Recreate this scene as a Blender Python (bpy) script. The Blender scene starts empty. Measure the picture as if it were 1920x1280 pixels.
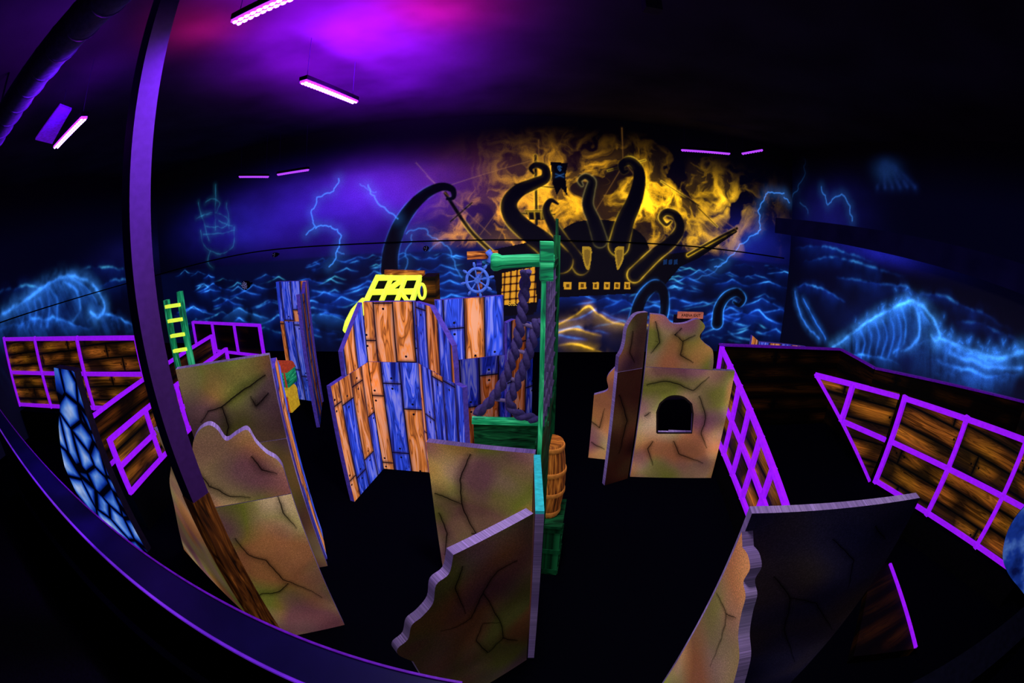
import bpy, bmesh, math, random
import numpy as np
from mathutils import Vector
random.seed(4)
C = bpy.context.scene.collection
V = Vector
H = 2.6
PITCH = math.radians(17.0); SP = math.sin(PITCH); CP = math.cos(PITCH)
CAM = V((0, 0, H))
# ---------- layout helpers: direction of a photo pixel, met with a real plane of the room
def ray(px, py):
    dx = px-960.0; dy = 640.0-py
    r = math.hypot(dx, dy)
    if r < 1e-6: R = U = 0.0; F = 1.0
    else:
        th = 2*math.asin(min(1, r/1600.0)); s = math.sin(th)
        R = s*dx/r; U = s*dy/r; F = math.cos(th)
    return V((R, F*CP+U*SP, U*CP-F*SP))
def onZ(px, py, z): d = ray(px, py); return CAM+d*((z-H)/d.z)
def onY(px, py, y): d = ray(px, py); return CAM+d*(y/d.y)
def onPl(px, py, P, n): d = ray(px, py); return CAM+d*((P-CAM).dot(n)/d.dot(n))
def cr(pts, k=5):
    out = []
    n = len(pts)
    for i in range(n-1):
        p0 = pts[max(i-1, 0)]; p1 = pts[i]; p2 = pts[i+1]; p3 = pts[min(i+2, n-1)]
        for j in range(k):
            t = j/k
            out.append(tuple(0.5*((2*b)+(c-a)*t+(2*a-5*b+4*c-d)*t*t+(-a+3*b-3*c+d)*t**3) for a, b, c, d in zip(p0, p1, p2, p3)))
    out.append(tuple(pts[-1]))
    return out
def lin(r, g, b):
    f = lambda c: (c/255/12.92) if c/255 <= 0.04045 else ((c/255+0.055)/1.055)**2.4
    return (f(r), f(g), f(b), 1.0)

# ---------- materials
def newmat(name):
    m = bpy.data.materials.new(name); m.use_nodes = True
    try: m.cycles.emission_sampling = 'NONE'
    except Exception: pass
    nt = m.node_tree
    return m, nt, nt.nodes['Principled BSDF']
def N(nt, t, **kw):
    n = nt.nodes.new(t)
    for k, v in kw.items():
        if k.startswith('_'): setattr(n, k[1:], v)
        else: n.inputs[k].default_value = v
    return n
def ramp(nt, src, stops, interp='LINEAR'):
    r = nt.nodes.new('ShaderNodeValToRGB'); r.color_ramp.interpolation = interp
    e = r.color_ramp.elements
    while len(e) < len(stops): e.new(0.5)
    for i, (p, c) in enumerate(stops): e[i].position = p; e[i].color = c
    nt.links.new(src, r.inputs[0]); return r.outputs[0]
def g1(x): return (x, x, x, 1)
def mix(nt, fac, a, b, mode='MIX'):
    n = nt.nodes.new('ShaderNodeMixRGB'); n.blend_type = mode
    for i, v in enumerate((fac, a, b)):
        if hasattr(v, 'is_linked'): nt.links.new(v, n.inputs[i])
        elif i == 0: n.inputs[0].default_value = v
        else: n.inputs[i].default_value = v
    return n.outputs[0]
def math_(nt, op, a, b=None):
    n = nt.nodes.new('ShaderNodeMath'); n.operation = op
    for i, v in enumerate((a, b)):
        if v is None: continue
        if hasattr(v, 'is_linked'): nt.links.new(v, n.inputs[i])
        else: n.inputs[i].default_value = v
    return n.outputs[0]
def finish(nt, b, col, emit, rough=0.7, metal=0, spec=0.12):
    if hasattr(col, 'is_linked'):
        nt.links.new(col, b.inputs['Base Color']); nt.links.new(col, b.inputs['Emission Color'])
    else:
        b.inputs['Base Color'].default_value = col; b.inputs['Emission Color'].default_value = col
    b.inputs['Emission Strength'].default_value = emit
    b.inputs['Roughness'].default_value = rough; b.inputs['Metallic'].default_value = metal
    b.inputs['Specular IOR Level'].default_value = spec
def uvvec(nt, scale=(1, 1, 1), swap=False, rnd=True):
    tc = nt.nodes.new('ShaderNodeTexCoord'); v = tc.outputs['UV']
    if rnd:
        oi = nt.nodes.new('ShaderNodeObjectInfo')
        ml = N(nt, 'ShaderNodeMath', _operation='MULTIPLY'); ml.inputs[1].default_value = 13.7
        nt.links.new(oi.outputs['Random'], ml.inputs[0])
        ad = N(nt, 'ShaderNodeVectorMath', _operation='ADD')
        nt.links.new(v, ad.inputs[0]); nt.links.new(ml.outputs[0], ad.inputs[1]); v = ad.outputs[0]
    if swap:
        s = nt.nodes.new('ShaderNodeSeparateXYZ'); c = nt.nodes.new('ShaderNodeCombineXYZ')
        nt.links.new(v, s.inputs[0]); nt.links.new(s.outputs[1], c.inputs[0]); nt.links.new(s.outputs[0], c.inputs[1]); v = c.outputs[0]
    mp = nt.nodes.new('ShaderNodeMapping'); mp.inputs['Scale'].default_value = scale
    nt.links.new(v, mp.inputs[0]); return mp.outputs[0]
def mapping(nt, v, scale):
    mp = nt.nodes.new('ShaderNodeMapping'); mp.inputs['Scale'].default_value = scale; nt.links.new(v, mp.inputs[0]); return mp.outputs[0]
def noise(nt, vec, scale, detail=3, rough=0.5, dist=0):
    n = N(nt, 'ShaderNodeTexNoise', Scale=scale, Detail=detail, Roughness=rough, Distortion=dist)
    nt.links.new(vec, n.inputs['Vector']); return n.outputs['Fac']
def flatmat(name, c, emit=0.0, rough=0.7, metal=0, grain=0.25, gs=30, spec=0.12):
    m, nt, b = newmat(name)
    tc = nt.nodes.new('ShaderNodeTexCoord')
    f = noise(nt, tc.outputs['Object'], gs, 3)
    col = ramp(nt, f, [(0.3, tuple(x*(1-grain) for x in c[:3])+(1,)), (0.7, tuple(min(1, x*(1+grain)) for x in c[:3])+(1,))])
    finish(nt, b, col, emit, rough, metal, spec); return m
def boards(nt, v0, RH, BW):
    s = nt.nodes.new('ShaderNodeSeparateXYZ'); nt.links.new(v0, s.inputs[0])
    row = math_(nt, 'FLOOR', math_(nt, 'DIVIDE', s.outputs[1], RH))
    wn = nt.nodes.new('ShaderNodeTexWhiteNoise'); wn.noise_dimensions = '1D'; nt.links.new(row, wn.inputs['W'])
    c = nt.nodes.new('ShaderNodeCombineXYZ'); x = math_(nt, 'ADD', s.outputs[0], math_(nt, 'MULTIPLY', wn.outputs['Value'], 3.1)); nt.links.new(x, c.inputs[0]); nt.links.new(s.outputs[1], c.inputs[1])
    v = c.outputs[0]
    def brick(mort, smooth):
        br = N(nt, 'ShaderNodeTexBrick', Color1=(0, 0, 0, 1), Color2=(1, 1, 1, 1), Mortar=(0, 0, 0, 1), Scale=1.0)
        br.inputs['Brick Width'].default_value = BW; br.inputs['Row Height'].default_value = RH
        br.inputs['Mortar Size'].default_value = mort; br.inputs['Mortar Smooth'].default_value = smooth
        br.offset = 0.0; br.offset_frequency = 2
        nt.links.new(v, br.inputs['Vector']); return br
    dx = math_(nt, 'SUBTRACT', math_(nt, 'PINGPONG', x, BW/2), 0.055); dy = math_(nt, 'SUBTRACT', math_(nt, 'PINGPONG', s.outputs[1], RH/2), RH/2)
    nail = math_(nt, 'LESS_THAN', math_(nt, 'ADD', math_(nt, 'MULTIPLY', dx, dx), math_(nt, 'MULTIPLY', dy, dy)), 0.012**2)
    return v, row, brick, nail
def plankmat(name, c1, c2, emit, dark=1.0):
    m, nt, b = newmat(name)
    v, row, brick, nail = boards(nt, uvvec(nt, swap=True), 0.195, 0.80)
    br = brick(0.006, 0.2); sh = brick(0.042, 1.0); id_ = brick(0.0, 0.0)
    par = math_(nt, 'MULTIPLY', math_(nt, 'PINGPONG', row, 1.0), 0.54)
    t = math_(nt, 'SUBTRACT', math_(nt, 'ADD', id_.outputs['Color'], par), 0.33)
    base = ramp(nt, t, [(0.0, c1), (0.5, c2)], 'CONSTANT')
    gr = noise(nt, mapping(nt, v, (0.9, 7.5, 1)), 1.5, 1, 0.5, 1.6)
    gcol = ramp(nt, gr, [(0.30, (0.14, 0.10, 0.18, 1)), (0.39, (0.55, 0.52, 0.55, 1)), (0.44, g1(1.0)), (0.495, (0.34, 0.30, 0.38, 1)), (0.52, g1(1.05)), (0.7, (1.3, 1.3, 1.25, 1))])
    col = mix(nt, 1.0, base, gcol, 'MULTIPLY')
    hi = ramp(nt, gr, [(0.53, g1(0)), (0.60, g1(.65)), (0.64, g1(0)), (0.69, g1(.6))])
    col = mix(nt, hi, col, mix(nt, 0.40, base, (1, 0.95, 0.9, 1)))
    col = mix(nt, math_(nt, 'MULTIPLY', sh.outputs['Fac'], .75), col, (0.03, 0.012, 0.03, 1))
    col = mix(nt, br.outputs['Fac'], col, (0.003, 0.002, 0.008, 1))
    col = mix(nt, nail, col, (0.006, 0.004, 0.012, 1))
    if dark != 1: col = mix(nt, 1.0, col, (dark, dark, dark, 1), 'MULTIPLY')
    finish(nt, b, col, emit, 0.6); return m
def stonemat(name, stops, emit, k=1.0, boulder=True, tint=None):
    m, nt, b = newmat(name)
    v = uvvec(nt)
    f = noise(nt, v, 2.5, 1, 0.4, 0.1)
    col = ramp(nt, f, stops)
    if tint:
        t2 = N(nt, 'ShaderNodeVectorMath', _operation='ADD'); nt.links.new(v, t2.inputs[0]); t2.inputs[1].default_value = (5.3, 2.1, 0)
        fa = noise(nt, t2.outputs[0], 2.1, 0.5)
        col = mix(nt, ramp(nt, fa, [(0.48, g1(0)), (0.62, g1(.9))]), col, tint[0])
        t3 = N(nt, 'ShaderNodeVectorMath', _operation='ADD'); nt.links.new(v, t3.inputs[0]); t3.inputs[1].default_value = (1.7, 8.4, 0)
        fb = noise(nt, t3.outputs[0], 2.3, 0.5)
        col = mix(nt, ramp(nt, fb, [(0.50, g1(0)), (0.66, g1(.85))]), col, tint[1])
        t4 = N(nt, 'ShaderNodeVectorMath', _operation='ADD'); nt.links.new(v, t4.inputs[0]); t4.inputs[1].default_value = (9.1, 4.4, 0)
        fc = noise(nt, t4.outputs[0], 2.2, 0.5)
        col = mix(nt, ramp(nt, fc, [(0.53, g1(0)), (0.68, g1(.75))]), col, tint[2])
    f2 = noise(nt, v, 190, 2, 0.8)
    sp = ramp(nt, f2, [(0.3, (0.60, 0.60, 0.66, 1)), (0.55, g1(1)), (0.72, (1.55, 1.48, 1.65, 1))])
    col = mix(nt, 1.0, col, sp, 'MULTIPLY')
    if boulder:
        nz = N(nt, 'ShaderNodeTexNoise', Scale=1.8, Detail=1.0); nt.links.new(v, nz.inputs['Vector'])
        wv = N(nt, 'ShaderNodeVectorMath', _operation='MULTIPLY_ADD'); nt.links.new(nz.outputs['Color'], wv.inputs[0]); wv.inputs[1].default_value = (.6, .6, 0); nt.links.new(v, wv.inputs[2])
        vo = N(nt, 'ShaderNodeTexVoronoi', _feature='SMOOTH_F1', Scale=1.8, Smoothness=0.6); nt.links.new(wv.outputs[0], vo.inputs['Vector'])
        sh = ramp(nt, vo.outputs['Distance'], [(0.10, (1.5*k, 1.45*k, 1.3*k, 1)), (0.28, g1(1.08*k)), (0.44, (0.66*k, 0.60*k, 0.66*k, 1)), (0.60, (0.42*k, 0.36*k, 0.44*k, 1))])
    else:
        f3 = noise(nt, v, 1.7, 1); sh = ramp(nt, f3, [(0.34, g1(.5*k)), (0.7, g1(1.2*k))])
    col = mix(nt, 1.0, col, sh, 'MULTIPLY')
    finish(nt, b, col, emit, 0.75); return m
def cobblemat():
    m, nt, b = newmat('blue_cobblestone')
    v = uvvec(nt)
    vo = N(nt, 'ShaderNodeTexVoronoi', _feature='DISTANCE_TO_EDGE', Scale=3.0, Randomness=0.8); nt.links.new(v, vo.inputs['Vector'])
    c = ramp(nt, vo.outputs['Distance'], [(0.04, (0.0, 0.0, 0.004, 1)), (0.09, lin(20, 62, 180)), (0.18, lin(84, 142, 236)), (0.36, lin(190, 212, 252))])
    f = noise(nt, v, 8, 2)
    c = mix(nt, 1.0, c, ramp(nt, f, [(0.3, (.6, .65, .75, 1)), (.7, g1(1.1))]), 'MULTIPLY')
    finish(nt, b, c, 0.75, 0.7); return m
def rockmat():
    m, nt, b = newmat('blue_rock'); v = uvvec(nt); f = noise(nt, v, 4.0, 3)
    finish(nt, b, ramp(nt, f, [(0.3, lin(8, 20, 80)), (0.5, lin(26, 62, 165)), (0.7, lin(100, 150, 235))]), 0.4, 0.8); return m
def woodmat(name, emit, k=1.0, hot=lin(235, 130, 35), mid=lin(92, 44, 20), lo=(0.004, 0.003, 0.002)):
    m, nt, b = newmat(name)
    v = uvvec(nt)
    f = noise(nt, mapping(nt, v, (1.9, 11, 1)), 1.5, 2, 0.5, 2.0)
    s = lambda c: tuple(x*k for x in c[:3])+(1,)
    th = tuple(0.6*a+0.4*c for a, c in zip(mid[:3], hot[:3]))
    col = ramp(nt, f, [(0.34, s(lo)), (0.48, s(mid)), (0.60, s(th)), (0.70, s(hot))])
    f4 = noise(nt, v, 2.0, 1); col = mix(nt, 1.0, col, ramp(nt, f4, [(.3, g1(.6)), (.6, g1(1.1))]), 'MULTIPLY')
    finish(nt, b, col, emit, 0.6); return m
def boardmat(name, emit, k=1.0):      # wide dark brown boards with glowing amber centres and crisp grain
    m, nt, b = newmat(name)
    v, row, brick, nail = boards(nt, uvvec(nt), 0.20, 2.1)
    glowc = brick(0.100, 1.0); ln = brick(0.010, 0.3)
    gr = noise(nt, mapping(nt, v, (0.8, 13, 1)), 1.3, 2, 0.5, 1.1)
    big = noise(nt, v, 2.0, 0.5)
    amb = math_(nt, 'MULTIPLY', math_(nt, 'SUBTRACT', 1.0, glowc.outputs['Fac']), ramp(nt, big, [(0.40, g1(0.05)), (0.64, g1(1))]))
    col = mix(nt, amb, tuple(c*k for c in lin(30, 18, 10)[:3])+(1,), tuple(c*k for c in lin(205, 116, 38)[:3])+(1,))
    col = mix(nt, 1.0, col, ramp(nt, gr, [(0.37, g1(.22)), (0.43, g1(1.0)), (0.475, g1(.3)), (0.51, g1(1.0)), (0.555, g1(.45)), (0.60, (1.35, 1.3, 1.1, 1))]), 'MULTIPLY')
    hue = noise(nt, v, 1.3, 1); col = mix(nt, 1.0, col, ramp(nt, hue, [(.4, (1, 1, 1, 1)), (.6, (.78, 1.0, .62, 1))]), 'MULTIPLY')
    col = mix(nt, ln.outputs['Fac'], col, (0.001, 0.001, 0.001, 1)); col = mix(nt, nail, col, (0.001, 0.001, 0.001, 1))
    finish(nt, b, col, emit, 0.6); return m
def crackmat():
    m, nt, b = newmat('airbrushed_crack')
    tc = nt.nodes.new('ShaderNodeTexCoord'); sx = nt.nodes.new('ShaderNodeSeparateXYZ'); nt.links.new(tc.outputs['UV'], sx.inputs[0])
    f = ramp(nt, sx.outputs[0], [(0.0, g1(0)), (0.25, g1(.14)), (0.42, g1(.5)), (0.46, g1(.9)), (0.50, g1(.97)), (0.53, g1(.35)), (1.0, g1(0))])
    tr = nt.nodes.new('ShaderNodeBsdfTransparent'); mx = nt.nodes.new('ShaderNodeMixShader')
    nt.links.new(f, mx.inputs[0]); nt.links.new(tr.outputs[0], mx.inputs[1]); nt.links.new(b.outputs[0], mx.inputs[2])
    b.inputs['Base Color'].default_value = (0.012, 0.006, 0.009, 1); b.inputs['Roughness'].default_value = 0.9; b.inputs['Specular IOR Level'].default_value = 0
    nt.links.new(mx.outputs[0], nt.nodes['Material Output'].inputs[0]); return m
M = {}
TI = (lin(160, 176, 58), lin(230, 150, 88), lin(170, 104, 128))
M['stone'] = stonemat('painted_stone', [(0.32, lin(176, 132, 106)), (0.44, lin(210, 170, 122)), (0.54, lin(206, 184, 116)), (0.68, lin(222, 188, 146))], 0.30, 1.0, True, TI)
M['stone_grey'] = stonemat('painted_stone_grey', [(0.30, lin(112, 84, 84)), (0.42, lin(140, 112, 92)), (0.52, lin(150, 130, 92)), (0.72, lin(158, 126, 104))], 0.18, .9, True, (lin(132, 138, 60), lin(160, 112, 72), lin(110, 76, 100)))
M['stone_dim'] = stonemat('painted_stone_dim', [(0.28, lin(96, 60, 66)), (0.42, lin(136, 98, 76)), (0.52, lin(130, 112, 72)), (0.75, lin(160, 120, 100))], 0.10, 0.85, True, (lin(116, 120, 54), lin(160, 104, 62), lin(104, 66, 96)))  # dimmer stone: the weaker light on these panels is in its colour
M['stone_shade'] = stonemat('painted_stone_shaded', [(0.3, lin(34, 32, 76)), (0.5, lin(58, 52, 92)), (0.7, lin(82, 68, 74))], 0.15, 0.55)  # shade on the unlit front panel put into the stone colour
M['stone_brown_shade'] = stonemat('painted_stone_shaded_brown', [(0.3, lin(60, 28, 28)), (0.5, lin(112, 62, 40)), (0.7, lin(120, 84, 48))], 0.10, 0.8)  # shade on the dark window wing put into its brown
M['stone_edge'] = stonemat('stone_edge', [(0.3, lin(110, 86, 150)), (0.6, lin(160, 136, 196)), (0.8, lin(176, 164, 226))], 0.16, 1.0, False)  # violet light on the panel edges put into their colour
M['crack'] = crackmat()
M['rim'] = flatmat('dark_rim_paint', (0.02, 0.014, 0.012, 1), 0, 0.9)
M['plank'] = plankmat('blue_orange_planks', lin(56, 92, 255), lin(252, 148, 64), 0.42)
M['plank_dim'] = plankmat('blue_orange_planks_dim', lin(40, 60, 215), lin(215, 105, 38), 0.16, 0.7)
M['plank_edge'] = flatmat('plank_edge', lin(84, 66, 180), 0.2)
M['cobble'] = cobblemat(); M['rock'] = rockmat()
M['dark_edge'] = flatmat('dark_edge', lin(30, 20, 46), 0.03)
M['soffit'] = flatmat('soffit_paint', lin(12, 9, 48), 0.3, 0.9, gs=2, spec=0)
M['purple'] = flatmat('violet_fluorescent_paint', lin(150, 20, 245), 0.75, 0.5, grain=0.12)
M['purple_dim'] = flatmat('violet_paint_dim', lin(88, 14, 160), 0.35, 0.5)
M['reflect'] = flatmat('violet_reflection', lin(90, 8, 190), 0.6, 0.5)
M['rail_glow'] = flatmat('painted_violet_sheen', lin(110, 40, 235), 0.55, 0.4, grain=0.6, gs=3)  # violet reflection along the parapet edge, put into a glowing colour
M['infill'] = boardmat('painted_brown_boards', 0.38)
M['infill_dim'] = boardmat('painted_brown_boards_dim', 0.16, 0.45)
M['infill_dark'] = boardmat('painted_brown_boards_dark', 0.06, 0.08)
M['orange_wood'] = woodmat('orange_wood', 0.20, 1.1, lin(250, 160, 70), lin(150, 72, 26), (0.03, 0.012, 0.008))
M['brown_wood'] = woodmat('brown_wood', 0.12, 0.8, lin(190, 110, 46), lin(100, 52, 22), (0.02, 0.008, 0.006))
M['barrel'] = woodmat('barrel_wood', 0.24, 1.1, lin(230, 140, 54), lin(140, 72, 28), (0.03, 0.012, 0.006))
M['hoop'] = flatmat('barrel_hoop', lin(190, 116, 50), 0.2)
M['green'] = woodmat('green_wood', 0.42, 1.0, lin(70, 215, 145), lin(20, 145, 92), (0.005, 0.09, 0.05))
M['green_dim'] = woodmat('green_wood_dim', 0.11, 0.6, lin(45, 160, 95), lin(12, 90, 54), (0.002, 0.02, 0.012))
M['teal'] = flatmat('teal_edge_light', lin(40, 165, 175), 0.35)  # teal light on a panel's top edge, put into its colour
M['lime'] = flatmat('lime_neon_paint', lin(225, 255, 70), 0.85, grain=0.08)
M['rope'] = flatmat('dark_rope', lin(58, 48, 104), 0.2, gs=60)
M['net'] = flatmat('net_cord', lin(96, 80, 130), 0.22)
M['wheel'] = flatmat('blue_wheel_paint', lin(76, 114, 220), 0.3)
M['black'] = flatmat('black_paint', (0.003, 0.003, 0.005, 1), 0, 0.8, spec=0.02)
M['rail'] = flatmat('violet_lit_varnish', lin(14, 9, 62), 0.10, 0.4, spec=0.08, grain=.35, gs=3)  # violet light on the parapet cap put into the varnish colour
M['rail_dark'] = flatmat('dark_varnish', (0.003, 0.003, 0.010, 1), 0, 0.4, spec=0.1)
M['floor'] = flatmat('dark_carpet', (0.0016, 0.0016, 0.005, 1), 0, 0.95, gs=200, spec=0.0)
M['ceiling'] = flatmat('dark_ceiling', (0.05, 0.045, 0.06, 1), 0, 0.9, gs=0.9, grain=0.35, spec=0.0)
M['darkwall'] = flatmat('dark_wall', (0.004, 0.004, 0.014, 1), 0, 0.9, spec=0.02)
M['column'] = flatmat('column_violet_cast', (0.058, 0.016, 0.15, 1), 0, 0.6, grain=.1, spec=0.03)  # violet cast of the light put into the column colour
M['led'] = flatmat('violet_led', (0.36, 0.03, 1.0, 1), 2.4, grain=0.02)
M['led_dot'] = flatmat('violet_led_dots', (0.66, 0.42, 1.0, 1), 3.6, grain=0.02)
M['led_far'] = flatmat('violet_led_far', (0.40, 0.05, 1.0, 1), 1.3, grain=0.02)
M['duct'] = flatmat('violet_lit_galvanised_duct', (0.16, 0.12, 0.36, 1), 0, 0.5, 0)  # violet light on the metal duct put partly into its colour
M['gold'] = flatmat('gold_paint', lin(225, 180, 40), 0.45)
M['red'] = flatmat('red_paint', lin(190, 70, 40), 0.4)
M['white'] = flatmat('pale_dots', lin(150, 150, 220), 0.5)
M['sign'] = flatmat('sign_wood', lin(200, 110, 90), 0.4)
M['amber'] = flatmat('amber_paint', lin(250, 190, 60), 0.6)

# ---------- mesh builder
class MB:
    def __init__(s): s.v = []; s.f = []; s.mi = []; s.uv = []; s.sm = []
    def face(s, idx, mi=0, sm=False): s.f.append(tuple(idx)); s.mi.append(mi); s.sm.append(sm)
    def vert(s, p, uv=None):
        p = V(p); s.v.append(p); s.uv.append(uv if uv else (p.x+p.y*0.7, p.z)); return len(s.v)-1
    def bar(s, A, B, w, h, mi=0):
        A = V(A); B = V(B); d = (B-A); L = d.length; d.normalize()
        up = V((0, 0, 1)) if abs(d.z) < 0.95 else V((0, 1, 0))
        x = d.cross(up).normalized(); y = x.cross(d).normalized()
        ids = []
        for e, P in ((0, A), (1, B)):
            for a, b in ((-1, -1), (1, -1), (1, 1), (-1, 1)):
                ids.append(s.vert(P+x*(a*w/2)+y*(b*h/2), (e*L, (a*w+b*h)/2)))
        i = ids
        for q in ((0, 1, 2, 3), (7, 6, 5, 4), (0, 4, 5, 1), (1, 5, 6, 2), (2, 6, 7, 3), (3, 7, 4, 0)): s.face([i[k] for k in q], mi)
        return s
    def box(s, x0, x1, y0, y1, z0, z1, mi=0):
        ids = [s.vert((x, y, z)) for z in (z0, z1) for x, y in ((x0, y0), (x1, y0), (x1, y1), (x0, y1))]
        for q in ((3, 2, 1, 0), (4, 5, 6, 7), (0, 1, 5, 4), (1, 2, 6, 5), (2, 3, 7, 6), (3, 0, 4, 7)): s.face([ids[k] for k in q], mi)
        return s
    def slab(s, pts, z0, z1, mi=0):      # horizontal prism from xy outline
        a = [s.vert((p[0], p[1], z0), (p[0], p[1])) for p in pts]; b = [s.vert((p[0], p[1], z1), (p[0], p[1])) for p in pts]
        s.face(b, mi); s.face(a[::-1], mi); n = len(pts)
        for i in range(n): j = (i+1) % n; s.face((a[i], a[j], b[j], b[i]), mi)
        return s
    def tube(s, pts, r, n=10, mi=0, caps=True):
        pts = [V(p) for p in pts]; rings = []; L = 0
        rr = r if hasattr(r, '__len__') else [r]*len(pts)
        px = None
        for i, p in enumerate(pts):
            d = (pts[min(i+1, len(pts)-1)]-pts[max(i-1, 0)]).normalized()
            if px is None:
                u = V((0, 0, 1)) if abs(d.z) < 0.9 else V((1, 0, 0)); px = d.cross(u).normalized()
            px = (px-d*px.dot(d)).normalized(); py = d.cross(px)
            if i: L += (p-pts[i-1]).length
            rings.append([s.vert(p+(px*math.cos(2*math.pi*k/n)+py*math.sin(2*math.pi*k/n))*rr[i], (L, k/n)) for k in range(n)])
        for a, b in zip(rings, rings[1:]):
            for k in range(n): s.face((a[k], a[(k+1) % n], b[(k+1) % n], b[k]), mi, True)
        if caps: s.face(rings[0][::-1], mi); s.face(rings[-1], mi)
        return s
    def lathe(s, c, prof, n=24, a0=0, a1=2*math.pi, mi=0):
        full = abs(a1-a0-2*math.pi) < 1e-6; m = n if full else n+1; rings = []
        for r, z in prof:
            rings.append([s.vert((c[0]+r*math.cos(a0+(a1-a0)*k/n), c[1]+r*math.sin(a0+(a1-a0)*k/n), c[2]+z), (z, k/n*1.2)) for k in range(m)])
        for a, b in zip(rings, rings[1:]):
            for k in range(n): s.face((a[k], a[(k+1) % m], b[(k+1) % m], b[k]), mi, True)
        s.face(rings[0][::-1], mi); s.face(rings[-1], mi)
        return s
    def prism(s, P, d, n, outline, thick, mf=0, me=1, off=0):   # vertical panel, outline in (s,z)
        fr = [s.vert(V((P.x, P.y, 0))+d*a+V((0, 0, z))+n*off, (a, z)) for a, z in outline]
        bk = [s.vert(V((P.x, P.y, 0))+d*a+V((0, 0, z))+n*(off-thick), (a, z)) for a, z in outline]
        s.face(fr, mf); s.face(bk[::-1], mf); k = len(outline)
        for i in range(k): j = (i+1) % k; s.face((fr[i], bk[i], bk[j], fr[j]), me)
        return s
    def ribbon(s, pts, n, w, mi=0, taper=True):
        pts = [V(p) for p in pts]; prev = None; m = len(pts); L = 0
        for i, p in enumerate(pts):
            d = (pts[min(i+1, m-1)]-pts[max(i-1, 0)]).normalized(); x = d.cross(n).normalized()
            if i: L += (p-pts[i-1]).length
            ww = w*(0.25+0.75*math.sin(math.pi*min(1, 0.12+0.95*i/m))) if taper else w
            a = s.vert(p+x*ww/2, (1, L)); c = s.vert(p, (0.5, L)); b = s.vert(p-x*ww/2, (0, L))
            if prev: s.face((prev[0], prev[1], c, a), mi); s.face((prev[1], prev[2], b, c), mi)
            prev = (a, c, b)
        return s
    def build(s, name, mats, parent=None, label=None):
        base = parent.location if parent else V((0, 0, 0))
        me = bpy.data.meshes.new(name)
        me.from_pydata([tuple(p-base) for p in s.v], [], s.f)
        mats = mats if isinstance(mats, (list, tuple)) else [mats]
        for m in mats: me.materials.append(m)
        me.polygons.foreach_set('material_index', [min(i, len(mats)-1) for i in s.mi])
        me.polygons.foreach_set('use_smooth', s.sm)
        ul = me.uv_layers.new(name='UVMap')
        vi = np.empty(len(me.loops), np.int32); me.loops.foreach_get('vertex_index', vi)
        ul.data.foreach_set('uv', np.array(s.uv, np.float32)[vi].ravel())
        bm = bmesh.new(); bm.from_mesh(me); bmesh.ops.recalc_face_normals(bm, faces=bm.faces); bm.to_mesh(me); bm.free()
        me.update()
        o = bpy.data.objects.new(name, me); C.objects.link(o)
        if parent: o.parent = parent
        if label: o['label'] = label
        return o
def thing(name, label, cat, loc=(0, 0, 0), group=None):
    o = bpy.data.objects.new(name, None); C.objects.link(o); o.location = loc; o.empty_display_size = 0.1
    o['label'] = label; o['category'] = cat
    if group: o['group'] = group
    return o
def struct(name, mb, m): o = mb.build(name, m); o['kind'] = 'structure'; return o

# ---------- the mural walls, painted per vertex
RT = np.random.RandomState(11).rand(256, 256)
def vnoise(x, y):
    xi = np.floor(x).astype(int); yi = np.floor(y).astype(int); fx = x-xi; fy = y-yi
    fx = fx*fx*(3-2*fx); fy = fy*fy*(3-2*fy)
    g = lambda a, b: RT[a % 256, b % 256]
    return (g(xi, yi)*(1-fx)+g(xi+1, yi)*fx)*(1-fy)+(g(xi, yi+1)*(1-fx)+g(xi+1, yi+1)*fx)*fy
def fbm(x, y, o=5):
    t = 0; a = 0.5
    for i in range(o): t = t+a*vnoise(x+17*i, y+31*i); x = x*2.03; y = y*2.03; a *= 0.5
    return t/(1-0.5**o)
def ridge(x, y, o=5):
    t = 0; a = 0.5; w = 0
    for i in range(o): t = t+a*(1-np.abs(2*vnoise(x+13*i, y+7*i)-1)); w += a; x = x*2.03; y = y*2.03; a *= 0.55
    return t/w
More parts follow.
